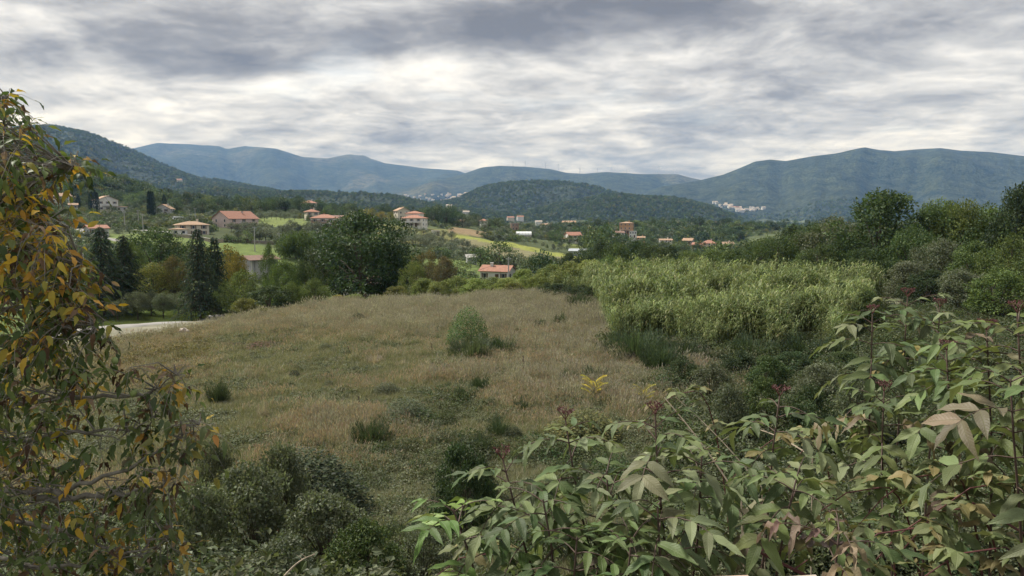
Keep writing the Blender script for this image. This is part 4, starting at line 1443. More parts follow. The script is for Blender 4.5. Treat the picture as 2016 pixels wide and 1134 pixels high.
# --- hedge behind the field, robinia and tree of heaven
HEDGE = [(835, 84, 548, 60, 'bush_hedge'), (868, 80, 552, 64, 'bush_hedge'), (902, 84, 543, 66, 'bush_light'), (935, 80, 548, 66, 'bush_hedge'), (968, 86, 545, 66, 'bush_light'), (1000, 82, 546, 66, 'bush_hedge'),
         (1032, 86, 530, 60, 'bush_hedge'), (1058, 82, 538, 60, 'bush_light'), (1012, 76, 556, 60, 'bush_ygreen'), (1085, 90, 520, 80, 'bush_light'), (1122, 86, 515, 90, 'bush_light'), (1160, 92, 512, 80, 'bush_hedge')]
for i, (px, dd, yt, w, kd) in enumerate(HEDGE):
    tree(px, dd, yt, w, kd, 'leafy green hedge shrub along the far field edge, %s from the left' % ORD[sorted(h[0] for h in HEDGE).index(px)], 'hedge behind the field')
for i, (px, dd, yt, w) in enumerate([(1105, 72, 556, 70), (1140, 70, 560, 60), (1080, 76, 556, 50), (1165, 66, 562, 60)]):
    tree(px, dd, yt, w, 'bush_dark', 'low dark bush where field meets cane thicket, %s from the left' % ORD[[1, 2, 0, 3][i]], 'dark bushes left of the canes')
for i, (px, dd, yt, w, kd, lab) in enumerate([(1420, 62, 545, 60, 'bush_oak', 'dark shrub breaking through the middle of the canes'), (1500, 60, 535, 70, 'bush_dark', 'dark leafy shrub among the canes below the tree row'), (1545, 58, 545, 60, 'bush_oak', 'feathery dark shrub right of another among the canes'), (1600, 57, 540, 64, 'bush_mid', 'green shrub at the right end of the canes'), (1345, 68, 528, 60, 'bush_mid', 'green shrub behind the front canes'),
        (1230, 70, 516, 80, 'bush_mid', 'broad green shrub at the left back of the canes'), (1290, 74, 518, 60, 'bush_light', 'light shrub at the back of the canes'), (1650, 54, 556, 70, 'bush_oak', 'dark shrub where the canes meet the tree row'), (1465, 72, 520, 60, 'bush_light', 'light green shrub behind the dark shrubs among the canes'), (1700, 50, 572, 70, 'bush_mid', 'green shrub just right of the canes')]):
    tree(px, dd, yt, w, kd, lab)
# --- trees on the right
RIGHT = [(1500, 108, 470, 74, 'oak'), (1530, 100, 462, 79, 'oak'), (1558, 112, 445, 43, 'dark'), (1598, 96, 438, 103, 'oak'), (1640, 92, 426, 120, 'grey'), (1612, 84, 480, 84, 'oak'),
         (1668, 84, 466, 84, 'oak'), (1732, 86, 377, 189, 'tall_oak'), (1770, 84, 443, 84, 'oak'), (1700, 80, 488, 79, 'oak'), (1792, 78, 450, 108, 'oak'), (1835, 84, 396, 115, 'tall_mid'), (1865, 88, 402, 96, 'mid'),
         (1890, 82, 396, 108, 'tall_mid'), (1935, 84, 404, 120, 'mid'), (1968, 78, 408, 115, 'oak'), (2005, 76, 366, 132, 'tall_dark'), (2050, 74, 408, 108, 'mid'), (2110, 72, 388, 132, 'oak'), (1850, 70, 474, 100, 'grey'),
         (1915, 66, 478, 108, 'mid'), (1985, 62, 464, 115, 'mid'), (1780, 68, 512, 96, 'bush_grey'), (1820, 62, 530, 96, 'bush_dark'), (1890, 56, 528, 103, 'bush_grey'), (1960, 52, 525, 120, 'bush_mid'), (2040, 54, 500, 144, 'bush_mid'), (1450, 116, 486, 72, 'oak'), (1410, 120, 492, 74, 'mid'), (1655, 72, 520, 84, 'bush_dark'), (1580, 84, 500, 74, 'bush_mid')]
_ro = sorted(range(len(RIGHT)), key=lambda i: RIGHT[i][0])
KW = {'mid': 'green tree', 'oak': 'dark green tree', 'dark': 'small dark round tree', 'grey': 'greyish green tree', 'light': 'light green tree', 'tall_oak': 'tallest dark green tree', 'tall_mid': 'tall green tree', 'tall_light': 'tall yellowish green tree',
      'tall_dark': 'tall dark tree', 'bush_grey': 'grey-green bush', 'bush_dark': 'dark bush', 'bush_mid': 'green bush'}
for n_, i in enumerate(_ro):
    px, dd, yt, w, kd = RIGHT[i]
    tree(px, dd, yt, w, kd, KW[kd] + ' behind the canes, ' + ordinal(n_) + ' from the left', 'trees and bushes behind the canes')
MIDR = [(1120, 150, 500, 62, 'dark'), (1152, 165, 490, 60, 'oak'), (1182, 150, 478, 70, 'dark'), (1215, 142, 478, 74, 'oak'), (1250, 150, 474, 76, 'dark'), (1285, 138, 482, 72, 'oak'), (1320, 145, 486, 62, 'dark'), (1350, 138, 492, 62, 'mid'), (1382, 150, 494, 56, 'oak'), (1200, 128, 505, 62, 'mid'), (1265, 124, 508, 60, 'oak'),
        (1310, 126, 506, 56, 'mid'), (1365, 128, 500, 56, 'mid'), (1475, 160, 474, 52, 'dark'), (1510, 170, 470, 50, 'oak'), (1440, 170, 492, 48, 'mid'), (1170, 230, 450, 60, 'oak'), (1190, 300, 446, 52, 'oak'), (1205, 330, 456, 50, 'dark')]
_mo = sorted(range(len(MIDR)), key=lambda i: MIDR[i][0])
for n_, i in enumerate(_mo):
    px, dd, yt, w, kd = MIDR[i]
    tree(px, dd, yt, w, kd, 'dark tree in the belt between canes and village, %s from the left' % ordinal(n_), 'tree belt behind the canes', near=dd < 155)
MIDC = [(945, 235, 487, 50, 'oak', 'dark tree behind the long white farmhouse'), (985, 228, 475, 62, 'oak', 'tall dark tree behind the farmhouse pole'), (1018, 222, 495, 46, 'grey', 'grey-green tree right of the farmhouse pole'), (1045, 200, 505, 52, 'oak', 'dark tree at the end of the farmhouse'),
        (1072, 158, 494, 66, 'dark', 'rounded dark tree beside the ploughed field'), (905, 190, 512, 46, 'mid', 'green tree left of the long white farmhouse'), (880, 200, 510, 40, 'bush_dark', 'dark bush on the lawn below the olive grove'),
        (848, 190, 520, 60, 'bush_oak', 'dark thicket right of the big oak'), (1000, 232, 500, 50, 'bush_dark', 'dark scrub behind the farmhouse'), (1085, 175, 512, 50, 'bush_dark', 'dark scrub right of the rounded tree')]
for px, dd, yt, w, kd, lab in MIDC:
    tree(px, dd, yt, w, kd, lab, near=False if dd > 150 else True)
# --- bushes at the foot of the bank, in front of the field
for i, (px, dd, yt, w, kd, lab) in enumerate([(500, 12.5, 905, 190, 'bush_grey', 'dense greyish green bush in the lower left, beside the walnut leaves'), (640, 12.0, 950, 190, 'bush_grey', 'wide grey-green bush left of the bottom middle'), (560, 15.0, 868, 120, 'bush_grey', 'smaller greyish bush above the dense lower left bushes'), (720, 10.5, 1020, 170, 'bush_oak', 'low green bush at the bottom middle'),
        (390, 11.5, 935, 150, 'bush_grey', 'grey-green bush just right of the lower walnut boughs'), (840, 11.0, 1035, 120, 'bush_grey', 'low grey-green bush left of the light elder shoot'), (430, 16.0, 862, 90, 'bush_grey', 'pale bush at the tip of the longest walnut bough'), (915, 15.5, 868, 120, 'bush_dark', 'dark bush left of the leaning elder'), (560, 9.5, 1050, 180, 'bush_grey', 'leafy bush at the bottom edge left of the middle')]):
    tree(px, dd, yt, w, kd, lab, near=True)
SCRUB = [(1345, 34, 700, 70, 'bush_dark'), (1400, 30, 712, 90, 'bush_grey'), (1450, 36, 690, 80, 'bush_dark'), (1510, 32, 700, 90, 'bush_oak'), (1560, 36, 688, 80, 'bush_dark'), (1610, 30, 712, 90, 'bush_grey'), (1660, 35, 690, 80, 'bush_oak'), (1720, 31, 700, 100, 'bush_dark'), (1430, 24, 752, 90, 'bush_grey'), (1590, 23, 755, 100, 'bush_dark'), (1780, 36, 672, 100, 'bush_oak'), (1500, 26, 740, 80, 'bush_oak'), (1680, 25, 738, 90, 'bush_grey')]
for px, dd, yt, w, kd in SCRUB:
    tree(px, dd, yt, w, kd, 'low bramble bush between the canes and the elders, %s from the left' % ORD[sorted(q[0] for q in SCRUB).index(px)], 'bramble bushes below the canes', near=True)
# --- the slope with houses
SLOPE = []


def row(pts, n, h0, h1, kinds, where, seed, wk=1.0, group=None):
    """trees along a line of (pixel column, distance), told apart by their place in the line"""
    r = np.random.default_rng(seed)
    P = np.array(pts, float)
    t = np.linspace(0, len(P) - 1, n) + (r.random(n) - 0.5) * 0.5 * (len(P) - 1) / n
    px = np.interp(t, np.arange(len(P)), P[:, 0]); dd = np.interp(t, np.arange(len(P)), P[:, 1]) * (1 + (r.random(n) - 0.5) * 0.06)
    order = np.argsort(px)
    for k, i in enumerate(order):
        kd = kinds[int(r.integers(len(kinds)))]
        h = h0 + (h1 - h0) * r.random()
        w = h * wk * (0.75 + 0.4 * r.random())
        if kd == 'cypress': w = h * 0.2
        nm = {'olive': 'olive', 'cypress': 'cypress'}.get(kd, 'bush' if kd.startswith('bush_') else 'tree')
        tree(px[i], dd[i], 0, 0, kd, '%s, %s from the left %s' % (nm, ordinal(k), where), group or where, False, h, w)


row([(195, 640), (300, 620), (420, 600), (540, 590), (640, 600)], 26, 9, 13, ['oak', 'dark', 'mid', 'oak'], 'in the highest tree line behind the hillside houses', 1)
row([(130, 560), (260, 540), (400, 500), (520, 480), (600, 500)], 28, 7.5, 11.5, ['oak', 'mid', 'dark', 'oak', 'mid'], 'in the wood just behind the pink house', 2)
row([(60, 470), (170, 460), (240, 470), (330, 460), (420, 440)], 16, 5, 9, ['oak', 'mid', 'dark', 'grey'], 'among trees round the big white gabled house', 3)
row([(90, 360), (150, 375), (230, 385), (300, 390), (360, 395)], 15, 3.5, 6, ['oak', 'dark', 'mid', 'ygreen'], 'in the line above the long low wall', 4)
row([(505, 380), (540, 395), (580, 405)], 10, 3.5, 4.5, ['olive'], 'of the olives on the bright meadow', 5)
row([(510, 410), (545, 425), (585, 440)], 10, 3.5, 4.5, ['olive'], 'of the upper olive row on the bright meadow', 6)
row([(455, 292), (520, 300), (580, 305), (625, 312)], 17, 3.5, 6, ['olive', 'grey', 'bush_grey', 'olive'], 'in the scrub below the pink house', 7, 1.1)
row([(470, 262), (530, 268), (600, 276), (650, 285)], 15, 3.5, 6.5, ['olive', 'grey', 'mid', 'bush_oak'], 'in the scrub above the lower meadow', 8, 1.1)
row([(560, 222), (590, 235), (625, 246), (660, 255)], 9, 5, 8, ['mid', 'grey', 'oak'], 'in the trees below the brown house', 9)
row([(520, 470), (600, 480), (660, 485), (700, 490)], 13, 6, 9.5, ['dark', 'oak', 'mid'], 'round the houses above the brown house', 10)
row([(690, 420), (730, 430), (770, 430)], 6, 4, 8, ['yellow', 'yellow', 'ygreen', 'mid'], 'of the yellowing trees right of the brown house', 11)
row([(745, 560), (800, 560), (870, 560), (940, 570)], 17, 7, 10.5, ['dark', 'oak', 'dark', 'mid'], 'of the dark trees behind the two-level red roof', 12)
row([(838, 470), (868, 465), (890, 470)], 6, 9, 13, ['dark', 'oak'], 'of the tall trees right of the two-level red roof', 13)
row([(890, 455), (930, 470), (975, 500), (1000, 520)], 13, 4, 9, ['oak', 'dark', 'mid', 'grey'], 'near the narrow tower house', 14)
row([(765, 286), (810, 283), (860, 278), (915, 270), (945, 265)], 19, 3.4, 4.6, ['olive'], 'of the front row of the long olive grove', 15, 1.15, 'the long olive grove')
row([(760, 306), (810, 300), (860, 295), (920, 288)], 17, 3.4, 4.6, ['olive'], 'of the middle row of the long olive grove', 16, 1.15, 'the long olive grove')
row([(765, 326), (800, 322), (840, 330), (890, 318)], 9, 3.4, 4.6, ['olive'], 'of the back row of the long olive grove', 17, 1.1, 'the long olive grove')
row([(1050, 640), (1120, 600), (1180, 560)], 9, 6, 9, ['mid', 'oak', 'grey'], 'of the trees beyond the red-roofed house', 18)
row([(1160, 720), (1230, 720), (1300, 700), (1400, 690), (1480, 680)], 24, 9, 13, ['oak', 'dark', 'oak', 'mid'], 'of the wood behind the orange house', 19)
row([(1260, 620), (1330, 610), (1400, 600), (1460, 590)], 14, 7, 11, ['dark', 'oak', 'mid'], 'of the trees right of the orange house', 20)
row([(1170, 470), (1240, 455), (1300, 440), (1360, 430), (1440, 430)], 17, 5, 8, ['oak', 'mid', 'dark'], 'in front of the village roofs', 21)
row([(1085, 400), (1110, 395), (1160, 385)], 6, 4.5, 8.5, ['mid', 'oak', 'bush_oak'], 'near the house beside the big dark tree', 22)
row([(985, 452), (1010, 446), (1055, 452), (1075, 450)], 7, 2.2, 4, ['bush_grey', 'bush_oak', 'olive'], 'of the low bushes along the greenhouse', 23)
row([(940, 385), (1000, 378), (1060, 372), (1090, 350)], 9, 1.6, 3.2, ['bush_grey', 'olive', 'bush_mid'], 'of the low bushes along the pale green strip', 24)
row([(1480, 900), (1560, 850), (1650, 800), (1760, 800), (1900, 800), (2016, 780)], 24, 9, 14, ['oak', 'dark', 'mid'], 'of the far trees glimpsed beyond the canes', 25)
row([(295, 372), (299, 374), (303, 376)], 3, 12, 15, ['cypress'], 'of the cypress trio right of the white gabled house', 26)
row([(178, 416), (183, 418), (190, 414), (193, 420)], 4, 11, 14, ['cypress'], 'of the cypresses at the white gabled house', 27)
tree(324, 450, 384, 9, 'cypress', 'single dark cypress above the blue-grey gable', near=False)
tree(155, 440, 384, 9, 'cypress', 'lone cypress at the white annex', near=False)
tree(703, 540, 413, 4, 'cypress', 'left of two tiny cypresses behind the yellowing trees', near=False)
tree(708, 540, 414, 4, 'cypress', 'right of two tiny cypresses behind the yellowing trees', near=False)
tree(656, 520, 397, 20, 'dark', 'round dark tree alone against the far woods', near=False)
tree(636, 500, 405, 6, 'cypress', 'small pointed conifer left of the round dark tree', near=False)
row([(40, 800), (90, 780), (140, 760), (200, 740), (260, 720), (330, 720)], 22, 8, 12, ['oak', 'mid', 'dark', 'mid'], 'climbing the wooded hill behind the walnut', 28)
row([(110, 300), (150, 260), (200, 220), (240, 200), (300, 190)], 14, 2.5, 5, ['bush_grey', 'olive', 'bush_oak', 'mid'], 'of the bushes on the slope behind the twin firs', 29)
row([(150, 150), (210, 155), (270, 160), (330, 170), (380, 165)], 9, 4, 7, ['mid', 'oak', 'grey'], 'of the trees hidden behind the firs', 30)
row([(620, 170), (660, 180), (780, 175), (820, 185)], 7, 5, 8, ['oak', 'mid'], 'of the trees behind the big oak', 31)
row([(1050, 250), (1100, 245), (1150, 240), (1200, 260)], 9, 3, 6, ['oak', 'bush_oak', 'mid'], 'below the blue-grey metal shed', 32)
row([(1240, 200), (1300, 210), (1380, 220), (1470, 220), (1560, 210), (1640, 200)], 20, 7, 11, ['oak', 'dark', 'mid'], 'of the hollow wood beyond the tree belt', 33)

# ------------------------------------------------------------------ grass, weeds, canes (nobody could count them)
def blades(mb, r, n, spread, h0, h1, wid, cols, lean=0.45, base=None):
    """thin bent blades, two quads and a tip each"""
    a = r.random(n) * 6.283
    q = np.sqrt(r.random(n)) * spread
    B = np.stack([np.cos(a) * q, np.sin(a) * q, np.zeros(n) - 0.03], 1) if base is None else base
    h = h0 + (h1 - h0) * r.random(n)
    la = r.random(n) * 6.283
    ln = lean * (0.2 + r.random(n))
    L = np.stack([np.cos(la) * ln, np.sin(la) * ln, np.zeros(n)], 1)
    sa = la + 1.57 + (r.random(n) - 0.5)
    S = np.stack([np.cos(sa), np.sin(sa), np.zeros(n)], 1) * wid
    up = np.array([0, 0, 1.0])
    m1 = B + up * (h * 0.5)[:, None] + L * (h * 0.28)[:, None]
    tip = B + up * (h * 0.95)[:, None] + L * h[:, None]
    V = np.stack([B - S, B + S, m1 + S * 0.8, m1 - S * 0.8, tip], 1).reshape(-1, 3)
    o = np.arange(n)[:, None] * 5
    mb.add(V, o + np.array([[3, 2, 4]]), o + np.array([[0, 1, 2, 3]]), np.repeat(cols, 5, axis=0))
    return tip, L


def grass_proto(seed, n, spread, h0, h1, wid, pal, heads=0.0, head_col=(0.3, 0.22, 0.17), lean=0.45):
    r = np.random.default_rng(seed)
    mb = MB()
    tip, L = blades(mb, r, n, spread, h0, h1, wid, pick_cols(r, n, pal), lean)
    k = int(n * heads)
    if k:
        t = tip[:k]
        D = unit(L[:k] + np.array([0, 0, 1.0]))
        leaf_faces(mb, t - D * 0.02, D, rand_dir(r, k), 0.10 + 0.06 * r.random(k), 0.012, pick_cols(r, k, [head_col]))
    return mb.mesh('grass_clump', 'grass')


def weed_proto(seed, n, spread, h, leaf, pal, stems=7, mat='leaf', dome=True):
    """leafy low plant: stems carrying small leaves"""
    r = np.random.default_rng(seed)
    mb = MB()
    a = r.random(n) * 6.283
    q = np.sqrt(r.random(n))
    top = h * (1 - 0.75 * q ** 2) if dome else h * np.ones(n)
    z = top * (1 - 0.8 * r.random(n) ** 1.7)
    P = np.stack([np.cos(a) * q * spread, np.sin(a) * q * spread, z], 1)
    P += rand_dir(r, n) * spread * 0.12
    D = unit(np.stack([np.cos(a), np.sin(a), np.full(n, -0.25)], 1) + rand_dir(r, n) * 0.9)
    N = unit(np.array([0, 0, 1.0]) + rand_dir(r, n) * 0.65)
    sz = leaf * (0.55 + 0.9 * r.random(n))
    leaf_faces(mb, P, D, N, sz, sz * 0.34, pick_cols(r, n, pal, 0.25))
    for i in range(stems):
        j = int(r.integers(n))
        e = P[j]
        mb.tube([(e[0] * 0.2, e[1] * 0.2, -0.05), (e[0] * 0.6, e[1] * 0.6, e[2] * 0.7), e], [leaf * 0.09, leaf * 0.07, leaf * 0.03], 3, (0.10, 0.075, 0.05), cap=False)
    return mb.mesh('weed', mat)


GR = [(0.135, 0.15, 0.075, 3), (0.17, 0.172, 0.09, 2), (0.26, 0.23, 0.155, 2.5), (0.095, 0.112, 0.055, 1)]
DRY = [(0.262, 0.255, 0.20, 3), (0.23, 0.213, 0.175, 2), (0.36, 0.345, 0.275, 1.2), (0.145, 0.16, 0.095, 3.2)]
MIXG = [(0.22, 0.212, 0.145, 2.5), (0.14, 0.155, 0.08, 3.4), (0.29, 0.275, 0.20, 1.8)]


def scatter_grass():
    r = np.random.default_rng(21)
    protos = [grass_proto(1, 80, 0.34, 0.18, 0.4, 0.006, GR), grass_proto(2, 80, 0.34, 0.16, 0.36, 0.007, GR, lean=0.7),
              grass_proto(3, 80, 0.36, 0.30, 0.66, 0.006, DRY, 0.6, (0.285, 0.262, 0.22)), grass_proto(4, 80, 0.38, 0.25, 0.58, 0.006, DRY, 0.5, (0.25, 0.218, 0.19)),
              grass_proto(5, 80, 0.36, 0.2, 0.5, 0.006, MIXG, 0.3), grass_proto(6, 75, 0.36, 0.2, 0.45, 0.007, MIXG, 0.2, lean=0.7),
              weed_proto(7, 150, 0.30, 0.34, 0.075, [(0.115, 0.135, 0.075, 3), (0.155, 0.17, 0.105, 2), (0.075, 0.09, 0.045, 2)]),
              weed_proto(8, 150, 0.30, 0.42, 0.065, [(0.17, 0.145, 0.06, 2), (0.23, 0.165, 0.05, 1), (0.12, 0.11, 0.055, 2)])]
    n = 78000
    px = r.uniform(-160, 1500, n)
    d = np.exp(r.uniform(math.log(12.5), math.log(84), n))
    x = (px - 1008) / F * d
    edge = np.interp(px, [0, 200, 330, 450, 520, 700, 1150, 1200, 1300, 1500], [51, 54, 59, 67, 74, 79, 78, 60, 46, 40])
    keep = (d < edge) & ~((px > 1195) & (d > 43) & (d < 60))
    # under the weeds at the lower right the grass thins out
    keep &= ~((px > 1250) & (r.random(n) < 0.55))
    x, d, px = x[keep], d[keep], px[keep]
    n = len(x)
    z = Hf(x, d)
    big = fbm(x / 7, d / 7, 91, 4); sm = fbm(x / 1.6, d / 1.6, 92, 3)
    dryness = np.clip((d - 38) / 30 + (big - 0.5) * 2.3 + (sm - 0.5) * 1.0 + r.normal(0, 0.28, n) + (px > 900) * np.clip((px - 900) / 500, 0, 0.4) * (d > 26) - 0.02, -0.3, 1.3)
    q = r.random(n)
    idx = np.where(dryness > 0.75, np.where(q < 0.55, 2, 3), np.where(dryness > 0.25, np.where(q < 0.5, 4, 5), np.where(q < 0.5, 0, 1)))
    q2 = r.random(n)
    weedy = fbm(x / 3.2, d / 3.2, 93, 4)
    idx = np.where((weedy > 0.50) & (d < 58) & (q2 < np.where(d < 38, 0.55, 0.3)), 6, idx)
    goldy = np.clip((430 - px) / 130, 0, 1) * np.clip((d - 36) / 12, 0, 1)
    idx = np.where(q2 < 0.75 * goldy * (weedy * 1.7), 7, idx)
    s = (0.70 + 0.6 * r.random(n)) * np.clip(0.75 + d / 110, 0.85, 1.3) * (0.6 + 0.75 * sm)
    s = np.where(idx == 6, s * 0.9, s)
    tl = 0.12
    rot = np.stack([r.normal(0, tl, n), r.normal(0, tl, n), r.random(n) * 6.28], 1)
    scatter('meadow_grass', 'dry and green grasses and weeds covering the field', 'grass', np.stack([x, d, z], 1), protos, idx, rot, np.stack([s, s, s * (0.6 + 0.5 * r.random(n))], 1))
    # mown turf under the olives and firs beyond the lane
    n = 9000
    px = r.uniform(120, 640, n); d = np.exp(r.uniform(math.log(64), math.log(125), n)); x = (px - 1008) / F * d
    lane = np.interp(px, [150, 230, 300, 365, 430, 470, 500], [63, 67, 71, 76, 83, 92, 104])
    keep = d > lane + 4
    x, d = x[keep], d[keep]; n = len(x)
    s = 0.5 + 0.5 * r.random(n)
    p2 = [grass_proto(31, 70, 0.5, 0.15, 0.4, 0.012, [(0.085, 0.125, 0.035, 3), (0.12, 0.15, 0.05, 2)]), grass_proto(32, 70, 0.5, 0.15, 0.35, 0.012, [(0.10, 0.14, 0.04, 3), (0.15, 0.15, 0.06, 1)])]
    scatter('orchard_turf', 'short green grass under the olives and firs beyond the lane', 'grass', np.stack([x, d, Hf(x, d)], 1), p2, r.integers(0, 2, n), np.stack([np.zeros(n), np.zeros(n), r.random(n) * 6.28], 1), np.stack([s, s, s], 1))


scatter_grass()


def cane_proto(seed, n=4):
    """a few giant-reed stalks with long arching leaves"""
    r = np.random.default_rng(seed)
    mb = MB()
    for i in range(n):
        bx, by = (r.random(2) - 0.5) * 0.7
        h = 3.0 + 1.0 * r.random()
        lx, ly = (r.random(2) - 0.5) * 0.7
        st = [np.array([bx + lx * t * t, by + ly * t * t, h * t]) for t in (0, 0.35, 0.7, 1.0)]
        mb.tube(st, [0.018, 0.016, 0.012, 0.004], 4, (0.17, 0.18, 0.08), cap=False)
        m = 15
        for k in range(m):
            t = 0.22 + 0.78 * (k + r.random()) / m
            c = np.array([bx + lx * t * t, by + ly * t * t, h * t])
            a = k * 3.14 + r.normal(0, 0.7) + seed
            out = np.array([math.cos(a), math.sin(a), 0]); sd = np.array([-out[1], out[0], 0])
            L = (0.50 + 0.30 * r.random()) * (1.15 - 0.35 * t)
            rise = 0.75 + 0.5 * r.random()
            pts = [c, c + out * L * 0.35 + np.array([0, 0, L * 0.42 * rise]), c + out * L * 0.75 + np.array([0, 0, L * 0.46 * rise]), c + out * L * 1.05 + np.array([0, 0, L * (0.30 * rise - 0.30)])]
            w = [0.026, 0.034, 0.024, 0.0]
            V = []
            for p, ww in zip(pts, w):
                V += [p - sd * ww, p + sd * ww]
            cc = pick_cols(r, 1, [(0.155, 0.198, 0.065, 3), (0.235, 0.278, 0.105, 1.7), (0.075, 0.11, 0.036, 2.8), (0.29, 0.27, 0.14, 0.4)])[0]
            mb.add(V, None, [(0, 1, 3, 2), (2, 3, 5, 4), (4, 5, 7, 6)], cc)
    return mb.mesh('cane_clump', 'grass')


def scatter_canes():
    r = np.random.default_rng(33)
    protos = [cane_proto(200 + i) for i in range(6)]
    n = 14000
    px = r.uniform(1040, 1760, n)
    d = r.uniform(38, 88, n)
    x = (px - 1008) / F * d
    front = np.interp(px, [1040, 1100, 1160, 1188, 1210, 1300, 1420, 1560, 1660, 1700, 1760], [87, 83, 74, 60, 46, 43.5, 42.5, 42, 43, 50, 70]) + (fbm(x / 2.2, d / 2.2, 5, 3) - 0.5) * 9
    back = np.interp(px, [1040, 1150, 1300, 1600, 1760], [88, 87, 82, 74, 60])
    keep = (d > front) & (d < back) & (fbm(x / 2.6, d / 2.6, 8, 3) > np.where(d > 56, 0.44, 0.37))
    keep &= (d < front + 9) | (r.random(n) < 0.55)
    x, d, px = x[keep], d[keep], px[keep]
    n = len(x)
    fr = np.interp(px, [1150, 1185, 1210, 1300, 1420, 1560, 1660, 1700, 1760], [84, 58, 46, 43.5, 42.5, 42, 43, 50, 70])
    s = (0.55 + 0.42 * r.random(n)) * (0.55 + 0.85 * fbm(x / 4, d / 4, 9, 3)) * np.clip(0.72 + (d - fr) / 16, 0.6, 1.0)
    scatter('cane_thicket', 'dense thicket of tall yellow-green giant canes', 'canes', np.stack([x, d, Hf(x, d)], 1), protos, r.integers(0, 6, n),
            np.stack([r.normal(0, 0.10, n), r.normal(0, 0.10, n), r.random(n) * 6.28], 1), np.stack([s, s, s], 1))


scatter_canes()


def scatter_brambles():
    """thorny and leafy scrub on the bank and along the canes"""
    r = np.random.default_rng(55)
    G1 = [(0.075, 0.097, 0.042, 3), (0.11, 0.13, 0.06, 2), (0.042, 0.056, 0.027, 2.5)]
    G2 = [(0.095, 0.112, 0.062, 3), (0.135, 0.15, 0.095, 1.6), (0.06, 0.072, 0.04, 2.4)]
    G3 = [(0.055, 0.095, 0.04, 3), (0.08, 0.12, 0.05, 2), (0.035, 0.06, 0.028, 1)]
    G4 = [(0.20, 0.13, 0.065, 2), (0.13, 0.095, 0.055, 2), (0.09, 0.10, 0.045, 2)]
    protos = [weed_proto(61, 420, 0.55, 0.62, 0.07, G1, 12), weed_proto(62, 420, 0.6, 0.7, 0.065, G2, 12), weed_proto(63, 380, 0.5, 0.55, 0.06, G3, 12), weed_proto(64, 240, 0.45, 0.6, 0.055, G4, 22),
              weed_proto(65, 420, 0.6, 0.5, 0.075, G2, 10)]
    pts, idx, scl = [], [], []

    def area(n, px0, px1, d0, d1, kinds, s0, s1, cond=None):
        px = r.uniform(px0, px1, n); d = np.exp(r.uniform(math.log(d0), math.log(d1), n)); x = (px - 1008) / F * d
        k = np.ones(n, bool) if cond is None else cond(px, d, x)
        x, d = x[k], d[k]
        pts.append(np.stack([x, d, Hf(x, d) - 0.06], 1))
        idx.append(np.array(kinds)[r.integers(0, len(kinds), len(x))])
        scl.append(s0 + (s1 - s0) * r.random(len(x)))
    # weeds below the canes on the right
    area(900, 1690, 2250, 38, 62, [0, 1, 2], 0.8, 1.7)
    area(2600, 1250, 2150, 13, 43, [0, 1, 1, 4, 2], 0.7, 1.5, lambda px, d, x: (px > 1290 + (40 - d) * 2.0) & (fbm(x / 4, d / 4, 15, 3) > 0.36))
    # weeds spilling into the meadow
    area(2000, 480, 1330, 13, 34, [1, 4, 0, 2], 0.35, 0.95, lambda px, d, x: fbm(x / 3.5, d / 3.5, 16, 3) > 0.60 - (px - 480) / 6000 + np.clip((d - 20) / 130, 0, 0.12))
    area(260, 1185, 1720, 39, 45, [0, 2, 0, 1], 0.8, 1.5)
    area(500, 150, 1200, 30, 70, [0, 1, 2, 3], 0.25, 0.6, lambda px, d, x: (fbm(x / 5, d / 5, 18, 3) > 0.60) & (d < 52 + (px - 150) * 0.03))
    # the bank below the camera
    area(620, 200, 900, 6.2, 15, [0, 1, 2, 3, 1], 0.6, 1.25, lambda px, d, x: (fbm(x / 2.2, d / 2.2, 17, 3) > 0.40 + np.clip((px - 560) / 2500, 0, 0.12)))
    area(500, -250, 420, 5.0, 18, [0, 2, 3, 1, 4], 0.7, 1.3)
    area(420, 780, 1250, 6.5, 14, [0, 3, 4, 1], 0.5, 1.0, lambda px, d, x: fbm(x / 2, d / 2, 19, 3) > 0.44)
    area(700, 1150, 2250, 3.2, 9, [2, 0, 2, 2], 0.6, 1.15)
    area(160, 700, 1500, 4.2, 6.6, [0, 2, 3], 0.6, 1.0)
    pts = np.vstack(pts); idx = np.concatenate(idx); scl = np.concatenate(scl)
    scl = scl * (0.45 + 1.1 * fbm(pts[:, 0] / 2.6, pts[:, 1] / 2.6, 23, 3))
    n = len(pts)
    scatter('bramble_scrub', 'tangled brambles and weeds on the bank and beneath the canes', 'brambles', pts, protos, idx, np.stack([r.normal(0, 0.12, n), r.normal(0, 0.12, n), r.random(n) * 6.28], 1), np.stack([scl, scl, scl * (0.8 + 0.5 * r.random(n))], 1))


scatter_brambles()


